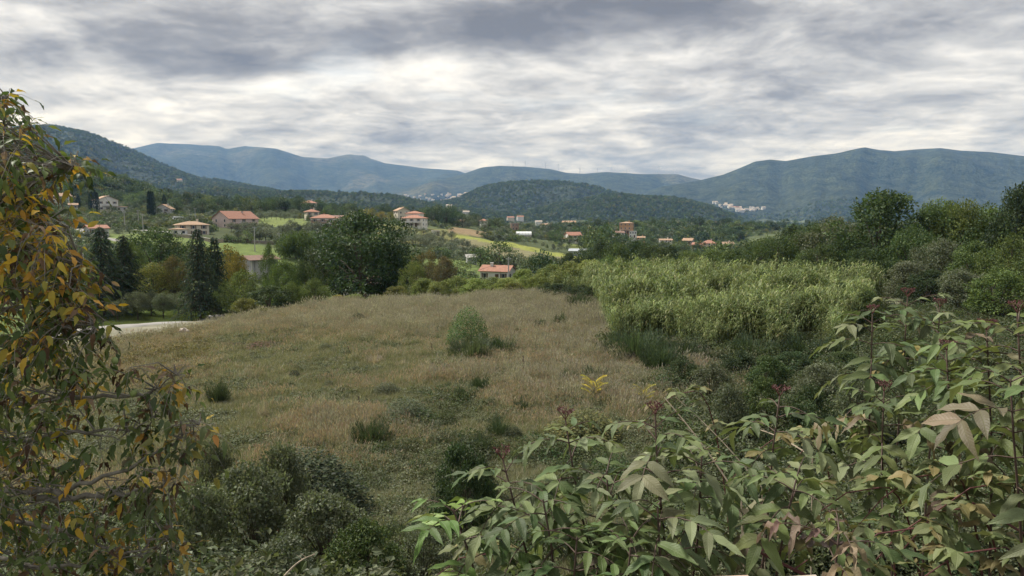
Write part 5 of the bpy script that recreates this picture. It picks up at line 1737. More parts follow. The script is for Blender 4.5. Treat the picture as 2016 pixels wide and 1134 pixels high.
# ------------------------------------------------------------------ single plants in the field
def broom_mesh(seed, n=750, pal=((0.055, 0.085, 0.045, 3), (0.08, 0.11, 0.06, 2), (0.035, 0.055, 0.03, 2))):
    """upright rush-like broom, 1 m high and 1 m wide"""
    r = np.random.default_rng(seed)
    mb = MB()
    a = r.random(n) * 6.283
    q = np.sqrt(r.random(n))
    B = np.stack([np.cos(a) * q * 0.22, np.sin(a) * q * 0.22, np.zeros(n) - 0.02], 1)
    h = (0.35 + 0.7 * r.random(n)) * (1 - 0.30 * q * q) * (0.85 + 0.25 * np.sin(a * 3 + seed))
    out = np.stack([np.cos(a), np.sin(a), np.zeros(n)], 1)
    tip = B + np.array([0, 0, 1.0]) * h[:, None] + out * (q * 0.34 + 0.05 * r.random(n))[:, None] + rand_dir(r, n) * 0.05
    mid = (B + tip) / 2 + out * (0.05 * q)[:, None]
    S = unit(np.cross(out, np.array([0, 0, 1.0])) + rand_dir(r, n) * 0.5) * 0.008
    V = np.stack([B - S, B + S, mid + S, mid - S, tip], 1).reshape(-1, 3)
    o = np.arange(n)[:, None] * 5
    cc = pick_cols(r, n, list(pal))
    mb.add(V, o + np.array([[3, 2, 4]]), o + np.array([[0, 1, 2, 3]]), np.repeat(cc, 5, axis=0))
    m = n
    k = r.integers(0, n, m)
    t = (0.3 + 0.6 * r.random(m))[:, None]
    P = mid[k] * (1 - t) + tip[k] * t
    D = unit(np.array([0, 0, 1.0]) + out[k] * 0.3 + rand_dir(r, m) * 0.45)
    leaf_faces(mb, P, D, rand_dir(r, m), 0.14, 0.007, pick_cols(r, m, list(pal)))
    return mb.mesh('foliage', 'grass')


BROOM = [broom_mesh(400 + i) for i in range(3)]
BROOM_PALE = broom_mesh(410, 700, ((0.10, 0.125, 0.075, 3), (0.07, 0.09, 0.05, 2)))
BROOM_STEM = MB()
for _k in range(7):
    _a = _k * 0.9
    BROOM_STEM.tube([(math.cos(_a) * 0.05, math.sin(_a) * 0.05, -0.04), (math.cos(_a) * 0.12, math.sin(_a) * 0.12, 0.3)], [0.012, 0.006], 4, (0.1, 0.08, 0.05))
BROOM_STEM = BROOM_STEM.mesh('stem', 'bark')
DRYB = broom_mesh(411, 260, ((0.33, 0.29, 0.25, 3), (0.25, 0.2, 0.17, 2)))
REDB = weed_proto(412, 500, 0.5, 0.75, 0.06, [(0.13, 0.065, 0.06, 3), (0.09, 0.05, 0.05, 2), (0.17, 0.10, 0.075, 1)], 20)
LEAFY = weed_proto(413, 5000, 0.5, 1.0, 0.034, [(0.095, 0.15, 0.06, 3), (0.13, 0.185, 0.075, 2), (0.06, 0.10, 0.04, 2)], 40)
HEAP = weed_proto(414, 2600, 0.5, 1.0, 0.044, [(0.10, 0.12, 0.075, 3), (0.14, 0.155, 0.10, 2), (0.055, 0.07, 0.04, 2)], 30)
DARKB = weed_proto(415, 6500, 0.5, 1.0, 0.036, [(0.045, 0.06, 0.032, 3), (0.07, 0.085, 0.045, 2), (0.03, 0.042, 0.025, 2)], 40)
YBUSH = weed_proto(416, 4500, 0.5, 1.0, 0.04, [(0.17, 0.165, 0.06, 2), (0.115, 0.13, 0.055, 3), (0.08, 0.09, 0.04, 2)], 30)


def plant(name, px, ybase, ytop, wpx, me, label, cat='shrub', group=None, d=None, rz=None):
    d = d or find_d(px, ybase, 3, 120) or 40
    p = G(px, d)
    h = max(0.15, at(px, ytop, d).z - p.z)
    w = wpx / F * d
    o = empty(name, p, (px * 0.37) % 6.28 if rz is None else rz, (w, w, h))
    tag(o, label, cat, group)
    link('stem', BROOM_STEM, o)
    link('foliage', me, o)
    return o


BG = 'dark broom tussocks in the field'
BR = [(430, 798, 738, 44, 'dark upright broom tussock alone at the left side of the field'), (730, 878, 812, 76, 'large dark broom tussock in the lower middle of the field'), (944, 772, 735, 34, 'small broom tussock just below the big green bush'),
      (914, 795, 757, 42, 'rounded broom tussock beside a smaller one in mid field'), (1025, 815, 778, 30, 'thin broom tussock right of the field middle'), (1118, 755, 720, 36, 'broom tussock left of the yellow sapling'), (1168, 752, 716, 52, 'broom tussock touching the taller yellow sapling'),
      (1104, 642, 612, 26, 'broom tussock in the pink dry grass near the hedge'), (1064, 646, 624, 22, 'small broom tussock left of another in pink dry grass'), (1090, 613, 598, 16, 'tiny broom tussock near the dark bushes'), (1045, 598, 583, 20, 'tiny broom at the far field edge'), (1140, 612, 570, 52, 'tall dark broom below the hedge'),
      (987, 694, 655, 56, 'dark broom at the right foot of the big green bush'), (1300, 730, 665, 80, 'rounded dark broom in front of the canes'), (1250, 706, 634, 110, 'big dark broom under the left end of the canes'), (980, 866, 810, 44, 'dim broom tussock above the elder leaves'),
      (940, 900, 845, 70, 'dark broom behind the low dark bush'), (1060, 650, 630, 18, 'slight broom tuft beside the pink grass'), (790, 1075, 1020, 90, 'short green broom at the bottom of the field'), (1345, 714, 655, 80, 'dark broom between the canes and brambles'), (1480, 710, 650, 100, 'dark broom at the middle foot of the canes'), (1580, 708, 650, 100, 'dark broom at the right foot of the canes'), (1655, 708, 658, 80, 'small dark broom at the far right foot of the canes')]
for i, (px, yb, yt, w, lab) in enumerate(BR):
    plant('broom_tussock', px, yb, yt, w, BROOM[i % 3], lab, 'shrub', BG)
TUFTS = [(560, 668, 654, 22), (640, 690, 676, 26), (1020, 662, 646, 22), (1036, 800, 772, 26), (968, 806, 780, 26), (862, 742, 726, 28), (884, 770, 750, 26), (1082, 806, 784, 26), (988, 765, 746, 24), (1205, 780, 758, 30), (648, 765, 748, 24), (1100, 690, 672, 24), (820, 660, 648, 20), (700, 735, 720, 24), (580, 745, 728, 24), (1130, 850, 815, 40), (860, 850, 826, 36), (1010, 870, 838, 44)]
for i, (px, yb, yt, w) in enumerate(TUFTS):
    plant('weed_tuft', px, yb, yt, w, (BROOM[i % 3], HEAP, DARKB)[i % 3], 'small dark green tuft scattered in the field, %s from the left' % ORD[sorted(t[0] for t in TUFTS).index(px)], 'weeds', 'small tufts scattered in the field')
plant('leafy_bush', 922, 688, 604, 84, LEAFY, 'big bright green feathery bush standing in the field', 'shrub')
plant('sage_bush', 930, 706, 655, 92, BROOM_PALE, 'greyish bush at the foot of the big green bush', 'shrub')
plant('weed_heap', 800, 832, 784, 92, HEAP, 'grey-green mound of weeds in the lower field', 'weeds')
plant('weed_heap', 905, 745, 728, 60, HEAP, 'flat mound of weeds below the greyish bush', 'weeds')
plant('weed_heap', 760, 780, 752, 56, HEAP, 'small low mound of weeds in mid field', 'weeds')
plant('red_weed_patch', 530, 684, 668, 90, REDB, 'dark reddish patch of dead weeds in the upper field', 'weeds')
plant('red_weed_patch', 462, 684, 672, 60, REDB, 'dark reddish patch of dead weeds left of the larger one', 'weeds')
plant('red_weed_patch', 735, 694, 684, 50, REDB, 'small dark reddish patch in the middle of the field', 'weeds')
plant('red_weed_patch', 690, 668, 660, 36, REDB, 'tiny brown patch of dead weeds in the upper field', 'weeds')
plant('thorn_bush', 705, 636, 616, 36, DARKB, 'small dark thorn bush in the upper field', 'shrub')
plant('thorn_bush', 915, 1000, 862, 128, DARKB, 'low dark bush left of the foreground elder leaves', 'shrub')
plant('thorn_bush', 600, 1030, 890, 250, DARKB, 'broad dim bush in the lower left of the field', 'shrub')
plant('thorn_bush', 205, 690, 655, 36, DARKB, 'small dark bush at the lane edge beside the walnut leaves', 'shrub')
plant('weed_heap', 470, 1090, 930, 200, YBUSH, 'yellow-green leafy bush beside the walnut leaves', 'shrub')
plant('weed_heap', 370, 1120, 960, 190, LEAFY, 'leafy green bush under the walnut boughs', 'shrub')
plant('weed_heap', 1150, 870, 810, 150, YBUSH, 'yellowish low bush behind the elder tops', 'shrub')
plant('weed_heap', 420, 960, 880, 90, HEAP, 'pale grey bush right of the walnut leaves', 'shrub')
plant('dry_stalk', 519, 828, 780, 24, DRYB, 'pale dead plant standing in the lower left field', 'dead plant')
plant('dry_stalk', 738, 718, 692, 40, DRYB, 'pale dry plant in the middle of the field', 'dead plant')
plant('dry_stalk', 790, 722, 704, 26, DRYB, 'small pale dry plant right of a larger one', 'dead plant')


def stake(px, yb, yt, label, rad=0.02):
    d = find_d(px, yb, 5, 120) or 40
    p = G(px, d)
    h = at(px, yt, d).z - p.z
    m = MB()
    m.tube([(0, 0, -0.1), (0.02, 0, h * 0.5), (0.0, 0.03, h)], [rad, rad * 0.9, rad * 0.5], 5, (0.06, 0.045, 0.035))
    for k in range(5):
        zz = h * (0.55 + 0.09 * k)
        a = k * 2.4
        m.tube([(0, 0, zz), (math.cos(a) * 0.06, math.sin(a) * 0.06, zz + 0.10)], [rad * 0.5, rad * 0.6], 4, (0.07, 0.045, 0.035))
    o = m.build('dead_stalk', 'stem_dark')
    o.location = p
    tag(o, label, 'dead stalk', 'dead stalks in the field')


for px, yb, yt, lab in [(611, 622, 604, 'thin dark stalk near the far field edge'), (752, 640, 618, 'thin dark stalk in the upper middle field'), (850, 702, 676, 'thin dark stalk left of the big green bush'), (686, 700, 682, 'short stalk beside the reddish patch'), (1030, 735, 700, 'tall thin stalk right of the greyish bush'), (706, 812, 780, 'dark stalk in the lower field'), (755, 612, 598, 'small stalk at the far field crest'), (645, 612, 594, 'slim stalk left of another near the far field crest')]:
    stake(px, yb, yt, lab)
p = G(361, find_d(361, 664, 20, 120) or 60)
r = np.random.default_rng(9)
m = MB()
a = np.linspace(0, 6.283, 9)[:-1]
ring = lambda s, z: [(math.cos(t) * s * (0.8 + 0.4 * r.random()) * 1.3, math.sin(t) * s * (0.8 + 0.4 * r.random()), z * (0.85 + 0.3 * r.random())) for t in a]
V = ring(0.34, 0.0) + ring(0.32, 0.42) + ring(0.16, 0.6)
m.add(V, [(16 + k, 16 + (k + 1) % 8, 24) for k in range(8)], [(b + k, b + (k + 1) % 8, b + 8 + (k + 1) % 8, b + 8 + k) for b in (0, 8) for k in range(8)], (0.5, 0.5, 0.5)) if False else m.add(V + [(0, 0, 0.62)], [(16 + k, 16 + (k + 1) % 8, 24) for k in range(8)], [(b + k, b + (k + 1) % 8, b + 8 + (k + 1) % 8, b + 8 + k) for b in (0, 8) for k in range(8)])
o = m.build('boulder', 'stone_pale')
o.location = (p.x, p.y, p.z + 0.1)
tag(o, 'pale stone lying in the grass beside the gravel lane', 'stone')

# ------------------------------------------------------------------ foreground leaves: each a piece of its own
def leaflet_mesh(seed, width=0.30, droop=0.35, fold=0.35, curl=0.0, wav=0.03, nx=9, shape=1.0):
    """leaflet 1 unit long along +X, up +Z; folded along the midrib, bent and slightly wavy"""
    r = np.random.default_rng(seed)
    u = np.linspace(0, 1, nx)
    prof = width * 0.5 * (np.sin(np.pi * u ** (0.75 * shape)) ** 0.9) * (1 - 0.25 * u)
    prof[0], prof[-1] = 0.012, 0.004
    V, UV = [], []
    ph = r.random() * 6
    side_bend = (r.random() - 0.5) * 0.25
    for i, t in enumerate(u):
        zc = -droop * t * t
        yc = side_bend * t * t
        for s in (-1, -0.5, 0, 0.5, 1):
            y = prof[i] * s
            z = zc + abs(y) * fold * (1 - curl * t) + wav * math.sin(t * 13 + ph + s * 2) * abs(s) * width * 2 * (t * (1 - t) * 4)
            V.append((t * (1 - 0.12 * droop * t), yc + y, z)); UV.append((t, s * prof[i] / (width * 0.5)))
    F4 = [(i * 5 + k, (i + 1) * 5 + k, (i + 1) * 5 + k + 1, i * 5 + k + 1) for i in range(nx - 1) for k in range(4)]
    return make_mesh('leaflet', np.array(V), [np.array(F4)], None, 'leaf_each', True, np.array(UV))


ELDER_LEAF = [leaflet_mesh(500 + i, 0.33 + 0.03 * (i % 3), 0.12 + 0.06 * i, 0.25 + 0.05 * (i % 4), wav=0.05) for i in range(7)]
WITHER_LEAF = [leaflet_mesh(520 + i, 0.30, 0.55 + 0.2 * i, 0.9 - 0.3 * i, wav=0.22) for i in range(3)]
WALNUT_LEAF = [leaflet_mesh(540 + i, 0.44, 0.15 + 0.14 * i, 0.15 + 0.10 * (i % 3), wav=0.06, nx=7, shape=1.05) for i in range(5)]
WALNUT_CURL = [leaflet_mesh(560 + i, 0.42, 0.5 + 0.2 * i, 1.0, wav=0.25, nx=7) for i in range(3)]


def basis(dirv, upv):
    x = Vector(dirv).normalized()
    y = Vector(upv).cross(x)
    if y.length < 1e-4:
        y = Vector((0, 1, 0)).cross(x)
    y.normalize()
    z = x.cross(y)
    return Matrix(((x.x, y.x, z.x), (x.y, y.y, z.y), (x.z, y.z, z.z)))


def place_leaf(name, me, parent, pos, dirv, upv, L, color, wid=1.0):
    o = bpy.data.objects.new(name, me)
    col.objects.link(o)
    o.parent = parent
    M = basis(dirv, upv).to_4x4()
    M = Matrix.Translation(pos) @ M @ Matrix.Diagonal((L, L * wid, L, 1))
    o.matrix_local = M
    o.color = (*color, 1)
    return o


E_COLS = [(0.090, 0.130, 0.045), (0.115, 0.150, 0.060), (0.062, 0.096, 0.034), (0.15, 0.175, 0.088), (0.052, 0.082, 0.028), (0.10, 0.130, 0.042)]
E_ODD = [(0.14, 0.12, 0.075), (0.24, 0.20, 0.055), (0.12, 0.09, 0.065), (0.155, 0.155, 0.085), (0.14, 0.11, 0.085)]


def elder(top, d, label, length=1.0, nodes=6, leafL=0.122, lean=(0, 0), seed=0, odd=0.12, berries=True, tint=(1, 1, 1), wither=0.0, nl=7, spread=1.0):
    """dwarf elder stem: opposite pairs of drooping feathered leaves, a dark red flat fruit head on top"""
    r = np.random.default_rng(seed + 900)
    tp = at(top[0], top[1], d)
    bx, by = tp.x + lean[0], tp.y + lean[1]
    bz = Hs(bx, by)
    o = empty('elder_plant', (bx, by, bz))
    tag(o, label, 'elder plant', 'dwarf elders on the bank')
    T_ = tp - Vector((bx, by, bz))
    n = 9
    pts = []
    for i in range(n):
        t = i / (n - 1)
        q = Vector((T_.x * t ** 1.6, T_.y * t ** 1.6, T_.z * t)) + Vector((math.sin(t * 9 + seed) * 0.012, math.cos(t * 7 + seed) * 0.012, 0))
        pts.append(q)
    MB().tube(pts, np.linspace(0.009, 0.003, n), 7).build('stem', 'stem_dark', o, True)
    H_ = T_.length
    ang = r.random() * 3.14

    def on_stem(s):            # s metres below the top
        t = max(0.0, 1 - s / H_) * (n - 1)
        i = min(n - 2, int(t)); f = t - i
        return pts[i].lerp(pts[i + 1], f), (pts[i + 1] - pts[i]).normalized()
    s = 0.05 if berries else 0.01
    for k in range(nodes):
        c, tg = on_stem(s)
        grow = min(1.0, 0.55 + 0.22 * k)
        for sd in (0, 1):
            a = ang + sd * math.pi + r.normal(0, 0.25)
            out = Vector((math.cos(a), math.sin(a), 0))
            L = 0.235 * grow * (0.85 + 0.35 * r.random()) * spread
            rise = 0.75 - 0.13 * k + r.normal(0, 0.15)
            rp = [c + out * (L * t) + Vector((0, 0, L * (rise * t - (0.45 + 0.07 * k) * t * t))) for t in np.linspace(0, 1, 6)]
            leaf = MB()
            leaf.tube(rp, np.linspace(0.0028, 0.0012, 6), 4)
            lo = leaf.build('leaf', 'stem_dark', o)
            wi = r.random() < wither
            base = E_ODD[int(r.integers(len(E_ODD)))] if (r.random() < odd * 0.4) else E_COLS[int(r.integers(len(E_COLS)))]
            if wi: base = ((0.15, 0.095, 0.075), (0.11, 0.075, 0.075), (0.19, 0.15, 0.09))[int(r.integers(3))]
            m = nl if grow > 0.7 else nl - 2
            for j in range(m):
                if j == m - 1:
                    t, side = 1.0, 0
                else:
                    t, side = 0.30 + 0.62 * (j // 2) / max(1, (m - 2) // 2), (1 if j % 2 else -1)
                f = t * 5
                i = min(4, int(f))
                pos = rp[i].lerp(rp[i + 1], f - i)
                tang = (rp[i + 1] - rp[i]).normalized()
                lat = tang.cross(Vector((0, 0, 1)))
                if lat.length < 1e-3: lat = Vector((1, 0, 0))
                lat.normalize()
                dv = tang * (0.62 if side else 1.0) + lat * side * (0.85 + r.normal(0, 0.12)) + Vector((0, 0, 0.0 + r.normal(0, 0.18)))
                up = lat.cross(tang) + Vector((r.normal(0, 0.25), r.normal(0, 0.25), 0.25))
                me = WITHER_LEAF[int(r.integers(3))] if wi or r.random() < 0.05 else ELDER_LEAF[int(r.integers(7))]
                kk = 1 + r.normal(0, 0.16)
                cc = [max(0.01, b * q * kk * (1 + r.normal(0, 0.03))) for b, q in zip(base, tint)]
                place_leaf('leaflet', me, lo, pos, dv, up, leafL * grow * (0.85 + 0.35 * r.random()), cc, 0.9 + 0.3 * r.random())
        ang += 1.5708 + r.normal(0, 0.2)
        s += (0.045 + 0.016 * k) * length
    if berries:
        b = MB()
        for q in range(5):
            a = q * 1.256 + r.random()
            e1 = pts[-1] + Vector((math.cos(a) * 0.015, math.sin(a) * 0.015, 0.02))
            b.tube([pts[-1], e1], [0.0018, 0.0013], 4)
            for w in range(4):
                a2 = a + (w - 1.5) * 0.6
                e2 = e1 + Vector((math.cos(a2) * 0.015, math.sin(a2) * 0.015, 0.008 + 0.012 * r.random()))
                b.tube([e1, e2], [0.0012, 0.0009], 3)
                for z in range(2):
                    e3 = e2 + Vector((r.normal(0, 0.006), r.normal(0, 0.006), 0.006))
                    b.tube([e2, e3, e3 + Vector((0, 0, 0.004))], [0.0008, 0.0020, 0.001], 4)
        b.build('fruit_head', 'stem_red', o)
    return o


EL = [  # top pixel, distance, label, keyword settings
    ((1292, 815), 2.55, 'elder with upright dark red fruit head in the bottom centre', dict(nodes=7, lean=(0.10, 0.05))),
    ((1112, 825), 2.75, 'elder with blackish twiggy top just left of the red-headed one', dict(nodes=7, lean=(0.22, -0.05))),
    ((985, 905), 2.65, 'elder leaning left with dark red fruit head', dict(nodes=7, lean=(0.30, -0.05))),
    ((885, 1005), 2.5, 'light green young elder shoot, lowest on the left', dict(nodes=5, lean=(0.32, 0), berries=False, tint=(1.1, 1.35, 0.8), odd=0.0)),
    ((1190, 930), 2.45, 'leafy elder in the heart of the bottom centre clump', dict(nodes=6, lean=(0.05, 0), berries=False)),
    ((1068, 985), 2.4, 'dark green elder below the leaning fruit head', dict(nodes=6, lean=(0.1, 0), berries=False, tint=(0.8, 0.9, 0.75))),
    ((1385, 890), 2.7, 'pale leaved elder right of the red-headed one', dict(nodes=6, lean=(-0.05, 0.05), berries=False, tint=(1.1, 1.1, 1.1))),
    ((1300, 990), 2.3, 'big leaved elder hanging over the bottom edge', dict(nodes=6, lean=(0, -0.05), berries=False, leafL=0.135)),
    ((1538, 778), 2.95, 'slender elder with pinkish young top leaves', dict(nodes=6, lean=(-0.1, 0), odd=0.3)),
    ((1570, 935), 2.5, 'broad pale elder below the slender one', dict(nodes=5, lean=(-0.15, 0), berries=False, tint=(1.1, 1.08, 1.0))),
    ((1650, 1040), 2.25, 'withered purple-brown elder at the bottom edge', dict(nodes=5, berries=False, wither=0.8)),
    ((1715, 618), 3.5, 'tall elder with forked dark fruit head, leftmost of the right clump', dict(nodes=8, lean=(0.12, 0.1), odd=0.18)),
    ((1785, 585), 3.7, 'tallest thin elder with reddish top', dict(nodes=6, lean=(0.05, 0.1), odd=0.2)),
    ((1850, 605), 3.6, 'thin elder beside the tallest reddish one', dict(nodes=6, lean=(0.05, 0.1), odd=0.2)),
    ((1865, 690), 3.0, 'elder with pinkish white upper leaves', dict(nodes=7, odd=0.3, lean=(0.1, 0), tint=(1.15, 1.1, 1.1))),
    ((1945, 650), 2.9, 'dense pale elder near the right edge', dict(nodes=8, lean=(0.12, 0), tint=(1.2, 1.15, 1.1))),
    ((2005, 615), 2.8, 'elder with yellowish top leaves at the right edge', dict(nodes=7, lean=(0.15, 0), tint=(1.25, 1.15, 0.9))),
    ((1990, 745), 2.45, 'large drooping elder cut by the right edge', dict(nodes=6, lean=(0.15, 0), berries=False, leafL=0.135)),
    ((1740, 770), 3.1, 'elder with curled straw-coloured leaves', dict(nodes=6, wither=0.25, lean=(0.05, 0))),
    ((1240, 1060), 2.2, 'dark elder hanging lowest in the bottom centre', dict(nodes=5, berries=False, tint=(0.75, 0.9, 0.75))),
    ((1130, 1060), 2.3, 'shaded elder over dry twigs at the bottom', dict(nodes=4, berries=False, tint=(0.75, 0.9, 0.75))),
]
for i, (tp, d, lab, kw) in enumerate(EL):
    elder(tp, d, lab, seed=i * 7 + 3, **kw)


# ------------------------------------------------------------------ walnut tree at the left
def walnut():
    r = np.random.default_rng(71)
    D0 = 5.2
    root = at(-330, 900, 5.6)
    bz = Hs(root.x, root.y)
    o = empty('walnut_tree', (root.x, root.y, bz))
    tag(o, 'walnut tree with yellowing leaves reaching in at the left edge', 'tree')
    O = Vector((root.x, root.y, bz))
    loc = lambda px, py, d: at(px, py, d) - O
    crotch = at(-300, 620, 5.5) - O
    MB().tube([(0, 0, -0.3), crotch * 0.5 + Vector((0.05, 0, 0)), crotch, at(-280, 330, 5.6) - O, at(-230, 60, 5.6) - O], [0.16, 0.13, 0.11, 0.07, 0.02], 10).build('trunk', 'bark_pale', o, True)
    BR_ = [  # boughs as pixel paths with distance
        [(-290, 500, 5.5), (-120, 420, 5.3), (0, 364, 5.0), (63, 365, 4.9), (100, 350, 4.85), (142, 328, 4.8)],
        [(-290, 560, 5.5), (-80, 450, 5.3), (0, 413, 5.1), (30, 400, 5.1), (52, 389, 5.0)],
        [(-285, 450, 5.6), (-100, 350, 5.3), (0, 311, 5.1), (48, 293, 5.1)],
        [(-270, 300, 5.6), (-120, 330, 5.5), (-20, 320, 5.3), (8, 250, 5.2), (14, 192, 5.1)],
        [(-300, 640, 5.5), (-120, 630, 5.2), (0, 612, 4.9), (60, 596, 4.8), (120, 560, 4.7), (160, 520, 4.6)],
        [(-300, 760, 5.5), (-100, 800, 5.2), (60, 792, 4.8), (169, 781, 4.6), (282, 779, 4.5), (306, 767, 4.45), (348, 738, 4.4)],
        [(-300, 800, 5.5), (-100, 950, 5.1), (94, 976, 4.6), (165, 960, 4.45), (278, 908, 4.35), (358, 863, 4.3), (392, 836, 4.25)],
        [(-300, 850, 5.5), (-100, 1000, 5.0), (132, 1047, 4.5), (188, 1071, 4.4), (278, 1092, 4.3)],
        [(60, 985, 4.7), (150, 978, 4.5), (250, 977, 4.4), (330, 945, 4.3)],
        [(-290, 600, 5.5), (-60, 700, 5.0), (60, 700, 4.8), (130, 660, 4.7), (190, 640, 4.6)],
        [(-290, 700, 5.5), (-60, 860, 5.0), (60, 870, 4.7), (140, 850, 4.6), (250, 850, 4.4), (300, 820, 4.35)],
        [(-300, 560, 5.6), (-140, 520, 5.6), (0, 500, 5.3), (70, 480, 5.2), (130, 450, 5.1)],
        [(-300, 900, 5.4), (-40, 1090, 4.8), (80, 1120, 4.5), (200, 1110, 4.3), (330, 1060, 4.2)]]
    nodes = []
    for p in BR_:
        P = [loc(*q) for q in p]
        n = len(P)
        t = np.linspace(0, n - 1, n * 4)
        A = np.array([tuple(v) for v in P])
        Q = np.stack([np.interp(t, np.arange(n), A[:, k]) for k in range(3)], 1)
        for _ in range(2):
            Q[1:-1] = (Q[:-2] + 2 * Q[1:-1] + Q[2:]) / 4
        Q[1:-1] += r.normal(0, 0.012, (len(Q) - 2, 3))
        MB().tube(Q, np.linspace(0.026, 0.003, len(Q)), 6).build('branch', 'bark_pale', o, True)
        nodes += [q for q in Q[3:]] + [Q[-1]] * 2
    nodes = np.array(nodes)
    # outline of the crown in the view, as bounds in pixel space, filled in depth
    ys = [180, 230, 300, 360, 420, 480, 540, 600, 660, 700, 730, 780, 830, 860, 920, 980, 1040, 1134]
    xs = [10, 30, 85, 70, 100, 150, 180, 195, 165, 200, 330, 200, 250, 400, 340, 330, 350, 330]
    DENS = [1, 1, 1, 1, 1, 1, 1, 1, 1, 0.7, 0.4, 0.5, 0.45, 0.35, 0.45, 0.5, 0.5, 0.5]
    G_ = [(0.105, 0.14, 0.05), (0.08, 0.115, 0.042), (0.14, 0.165, 0.06), (0.06, 0.09, 0.035)]
    Y_ = [(0.48, 0.31, 0.045), (0.38, 0.29, 0.055), (0.44, 0.24, 0.05), (0.28, 0.25, 0.06)]
    B_ = [(0.115, 0.07, 0.045), (0.20, 0.13, 0.085), (0.08, 0.05, 0.04), (0.27, 0.19, 0.14)]
    twigs = MB()
    leaves = []                      # (pos, dir, up, L, color, mesh)
    fruit_spots = []

    def compound(tip_from, c):
        """a twig from a bough to c carrying a feathered leaf"""
        a = tip_from
        m = a * 0.45 + c * 0.55 + r.normal(0, 0.05, 3) + np.array([0, 0, 0.04])
        twigs.tube([a, m, c], [0.006, 0.004, 0.0022], 4, cap=False)
        nl = int(r.integers(2, 5))
        for q in range(nl):
            out = c - a
            out[2] *= 0.3
            out = out / (np.linalg.norm(out) + 1e-6) * 0.6 + r.normal(0, 0.7, 3)
            out[2] -= 0.15
            out /= np.linalg.norm(out) + 1e-6
            RL = 0.14 + 0.12 * r.random()
            pts = [c + out * RL * t + np.array([0, 0, -0.10 * t * t]) for t in (0, 0.5, 1.0)]
            twigs.tube(pts, [0.002, 0.0016, 0.001], 3, cap=False)
            mood = r.random()
            ev = fbm(np.array([c[0] * 1.3 + 7]), np.array([c[2] * 1.3]), 5, 2)[0]
            pal = G_ if mood < 0.60 - (ev - 0.5) else (Y_ if mood < 0.84 else B_)
            k = int(r.integers(3, 6))
            for j in range(k):
                t = 1.0 if j == k - 1 else 0.35 + 0.55 * (j // 2) / max(1, k // 2)
                side = 0 if j == k - 1 else (1 if j % 2 else -1)
                pos = pts[0] * (1 - t) + pts[2] * t
                lat = np.cross(out, [0, 0, 1.0]); lat /= np.linalg.norm(lat) + 1e-6
                dv = out * (0.5 if side else 1) + lat * side * 0.9 + np.array([0, 0, -0.35 - 0.35 * r.random()])
                upv = np.array([0, 0, 1.0]) + r.normal(0, 0.45, 3)
                pl = pal if r.random() < 0.82 else (G_, Y_, B_)[int(r.integers(3))]
                cc = np.array(pl[int(r.integers(4))]) * (1 + r.normal(0, 0.15))
                me = (WALNUT_CURL[int(r.integers(3))] if (pl is B_ and r.random() < 0.8) else WALNUT_LEAF[int(r.integers(5))])
                leaves.append((Vector(pos), Vector(dv), Vector(upv), (0.055 + 0.047 * r.random()) * (0.85 if pl is B_ else 1.0), np.clip(cc, 0.01, 1), me))

    made = 0
    while made < 620:
        py = r.uniform(185, 1190)
        lim = np.interp(py, ys, xs); dens = np.interp(py, ys, DENS)
        px = r.uniform(-140, lim * (0.9 + 0.16 * r.random()))
        if px > lim * 0.55 and r.random() > dens: continue
        if px > 170 and r.random() > 0.7: continue
        c = np.array(at(px, py, r.uniform(4.15, 5.9) if px < 150 else r.uniform(4.1, 4.75)) - O)
        dist = np.linalg.norm(nodes - c, axis=1)
        i = int(np.argmin(dist + r.random(len(nodes)) * 0.08))
        if dist[i] > 0.55 and px > 90: continue
        compound(nodes[i], c)
        made += 1
    for p in BR_:                    # leaves at the bough tips
        for q in p[-2:]:
            for _ in range(4):
                c = np.array(loc(q[0] + r.normal(0, 10), q[1] + r.normal(0, 12), q[2]))
                compound(np.array(loc(*q)), c)
    twigs.build('twigs', 'bark_pale', o)['kind'] = 'stuff'
    # the leaves that show largest stay single pieces
    def seen(l):
        w = l[0] + O
        px, py = project(w.x, w.y, w.z)
        return (-20 < px < 460 and 150 < py < 1140, w.y, px)
    inside = [l for l in leaves if seen(l)[0]]
    rest = [l for l in leaves if not seen(l)[0]]
    inside.sort(key=lambda l: (l[0] + O).y - l[3] * 12 - max(0, seen(l)[2]) * 0.004)
    for l in inside[:300]:
        place_leaf('leaf', l[5], o, *l[:5])
    # and all the others in one part, with colours on the mesh
    lv = {me.name: (np.array([v.co[:] for v in me.vertices]), np.array([p.vertices[:] for p in me.polygons]), ) for me in WALNUT_LEAF + WALNUT_CURL}
    mb = MB()
    for (pos, dv, up, L, cc, me) in inside[300:] + rest:
        V, F4 = lv[me.name]
        M = np.array(basis(dv, up)) * L
        mb.add(V @ M.T + np.array(pos), None, F4, cc)
    mb.build('foliage', 'leaf', o, True)['kind'] = 'stuff'
    # green nuts
    nut = MB()
    a = np.linspace(0, 6.283, 9)[:-1]
    rings = [[(math.cos(t) * math.sin(f) * 0.021, math.sin(t) * math.sin(f) * 0.021, -math.cos(f) * 0.025) for t in a] for f in np.linspace(0.25, 2.9, 7)]
    nut.add([v for ring in rings for v in ring] + [(0, 0, -0.026), (0, 0, 0.026)], [(k, 56, (k + 1) % 8) for k in range(8)] + [(48 + k, 48 + (k + 1) % 8, 57) for k in range(8)],
            [(b * 8 + k, b * 8 + (k + 1) % 8, b * 8 + 8 + (k + 1) % 8, b * 8 + 8 + k) for b in range(6) for k in range(8)])
    nm = nut.mesh('walnut', 'walnut_husk', True)
